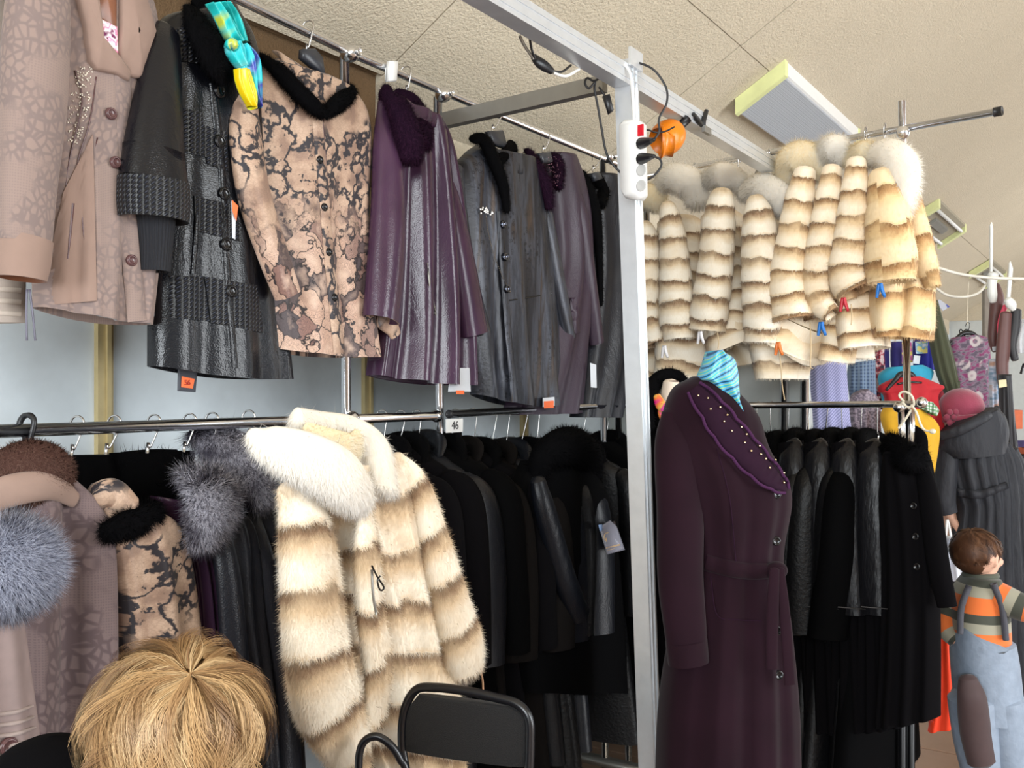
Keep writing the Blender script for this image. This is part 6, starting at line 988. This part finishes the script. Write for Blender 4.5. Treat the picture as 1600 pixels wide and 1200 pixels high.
# --- the boy
fy = F((0, 3.6), 0.0); X = lambda u, d=0: fy.at(u, 600, d)[0]; Z = lambda v, d=0: fy.at(800, v, d)[2]
T = Thing('person', 'small boy in an orange, grey and olive striped sweater and pale blue padded dungarees', 'person', fy, fy.at(1545, 1277)[:2]+(0,))
g = G(); hx = (X(1528), .0, Z(868)); head(g, hx, .094, math.radians(118), 0.0); g.tube([(X(1536), .02, Z(892)), (X(1538), .02, Z(925))], [.042, .05], 6, 10)
g.sleeve([(X(1538), .02, Z(915), .06), (X(1536), .02, Z(935), .095), (X(1534), .02, Z(985), .09), (X(1538), .02, Z(1060), .1), (X(1542), .02, Z(1090), .1)], .75, rows=18, open_end=False)
for dx, dy in ((-.05, .05), (.06, -.02)): g.tube([(X(1542)+dx, dy, Z(1085)), (X(1546)+dx, dy, Z(1170)), (X(1550)+dx, dy, .06)], [.06, .045, .035], 14, 10); g.tube([(X(1558)+dx, dy, .045), (X(1558)+dx+.12, dy-.02, .035)], [.04, .03], 5, 8)
arm = [(X(1552), -.06, Z(925)), (X(1578), -.12, Z(940)), (X(1612), -.14, Z(932))]; g.tube(arm, [.042, .036, .024], 12, 10); hand(g, arm[-1], (1, -.1, .15), (0, 0, 1), .02, .4); a2_ = [(X(1514), .06, Z(935)), (X(1490), .05, Z(980)), (X(1500), -.02, Z(1005))]; g.tube(a2_, [.04, .036, .024], 12, 10); hand(g, a2_[-1], (.8, -.6, -.1), (0, 0, 1), .02, .6)
body_obj(T, g, .006)
for s in (-1, 1):   # eyes
    yw = math.radians(118); lx, ly = s*.32, -.78; T.part('eye', G().ell((hx[0]+.094*(lx*math.cos(yw)-ly*math.sin(yw)), hx[1]+.094*(lx*math.sin(yw)+ly*math.cos(yw)), hx[2]), (.009, .009, .007), 10, 8), plain('eye_dark', (40, 26, 22), .2))
strp = H('striped_sweater', .85, sheen=.2); _, y_, z_ = strp.xyz(strp.ob); f1 = strp.math('FRACT', strp.math('MULTIPLY', strp.math('ADD', z_, strp.math('MULTIPLY', strp.noise(strp.ob, 6, 2), .02)), 7.4)); strp = strp.col(strp.ramp(f1, [(0, (214, 106, 44)), (.3, (150, 146, 128)), (.58, (62, 64, 54)), (.84, (214, 106, 44))], 'CONSTANT'))
ars = H('striped_sleeve', .85, sheen=.2); _, v_, _ = ars.xyz(ars.uv); ars = ars.col(ars.ramp(ars.math('FRACT', ars.math('MULTIPLY', v_, 8.5)), [(0, (214, 106, 44)), (.3, (150, 146, 128)), (.58, (62, 64, 54)), (.84, (214, 106, 44))], 'CONSTANT'))
g = G().loft(P(fy, [(1512, 900), (1496, 918), (1490, 950), (1490, 985), (1494, 1030)], .0), P(fy, [(1556, 902), (1566, 920), (1572, 950), (1574, 985), (1576, 1030)], .0), .1, .1, rows=30, cols=24); sf = Surf(g, fy, 0); T.part('sweater', g, [strp, blk_lining])
T.part('collar', G().tube([(X(1536)+.052*math.cos(a), .02+.052*math.sin(a), Z(900)) for a in np.linspace(0, 6.283, 17)], .014, 48, 8, cap=False), cut('olive_rib', (70, 72, 60)))
T.part('sleeve', G().tube([np.array(arm[0])+(-.02, 0, .0), arm[1], np.array(arm[2])+(-.03, 0, 0)], [.055, .05, .038], 18, 12), ars); T.part('sleeve', G().tube([a2_[0], a2_[1], (X(1498), .0, Z(1003))], [.05, .046, .034], 18, 12), ars)
dng = plain('pale_blue_padding', (128, 140, 156), .6, bump=.4, bs=30, bd=.01); knee = cut('brown_knee', (64, 46, 46)); tq = cut('turquoise_piping', (30, 128, 150))
g = G().loft(P(fy, [(1494, 975), (1490, 1010), (1492, 1050), (1498, 1120)], .01), P(fy, [(1578, 1000), (1584, 1030), (1588, 1060), (1594, 1120)], .01), .125, .12, rows=26, cols=24); 
V_ = g.v[0]; mid = (X(1494)+X(1578))/2; zt = Z(985); sel = V_[:, 2] > zt-.05; V_[:, 2] -= np.where(sel, .055*np.clip((V_[:, 2]-(zt-.05))/.05, 0, 1)*np.clip(1-abs(V_[:, 0]-mid)/.1, 0, 1), 0); T.part('dungarees', g, [dng, blk_lining])
for pts in ([(1500, 990, .1), (1502, 950, .125), (1514, 915, .11)], [(1572, 1000, .1), (1566, 950, .125), (1552, 912, .1)]): T.part('strap', G().tube(P(fy, [(p[0], p[1]) for p in pts], .11), .012, 12, 8), cut('dark_strap', (62, 62, 70)))
for i, (u0, m) in enumerate(((1526, dng), (1566, dng))): T.part('trouser_leg', G().sleeve(S(fy, [(u0-6, 1090, 36), (u0+2, 1160, 34), (u0+8, 1210, 30), (u0+8, 1258, 28)], .04), 1.15, folds=[(.05, 3, 0, .4)]), [m, blk_lining])
T.part('knee_patch', G().sleeve(S(fy, [(1512, 1060, 14, .13), (1518, 1090, 22, .14), (1524, 1140, 24, .11), (1534, 1190, 22, .1)]), .8, open_end=False), knee, 'brown patch down the leg'); T.part('piping', G().tube(P(fy, [(1582, 1034), (1590, 1070), (1594, 1100), (1588, 1120)], .1), .008, 14, 6), tq)
for dx, dy in ((-.05, .05), (.06, -.02)): T.part('boot', G().tube([(X(1558)+dx-.03, dy, .05), (X(1558)+dx+.06, dy-.01, .05), (X(1558)+dx+.13, dy-.02, .04)], [.05, .05, .035], 10, 10), blackp)
hm = H('brown_hair', .5, spec=.3); x, y, _ = hm.xyz(hm.uv); hm = hm.col(hm.ramp(hm.math('FRACT', x), [(0, (46, 28, 20)), (.5, (84, 54, 36)), (1, (110, 76, 52))])); T.part('hair', hairdo((hx[0]-.008, .004, hx[2]+.012), (.088, .088, .086), (-.25, -.2, .9), 12000, .04, .0016, 5, 5, .5, .004, 1.3, 400).ell((hx[0]-.013, .0, hx[2]+.014), (.088, .087, .086), 24, 14), hm, 'short brown hair')
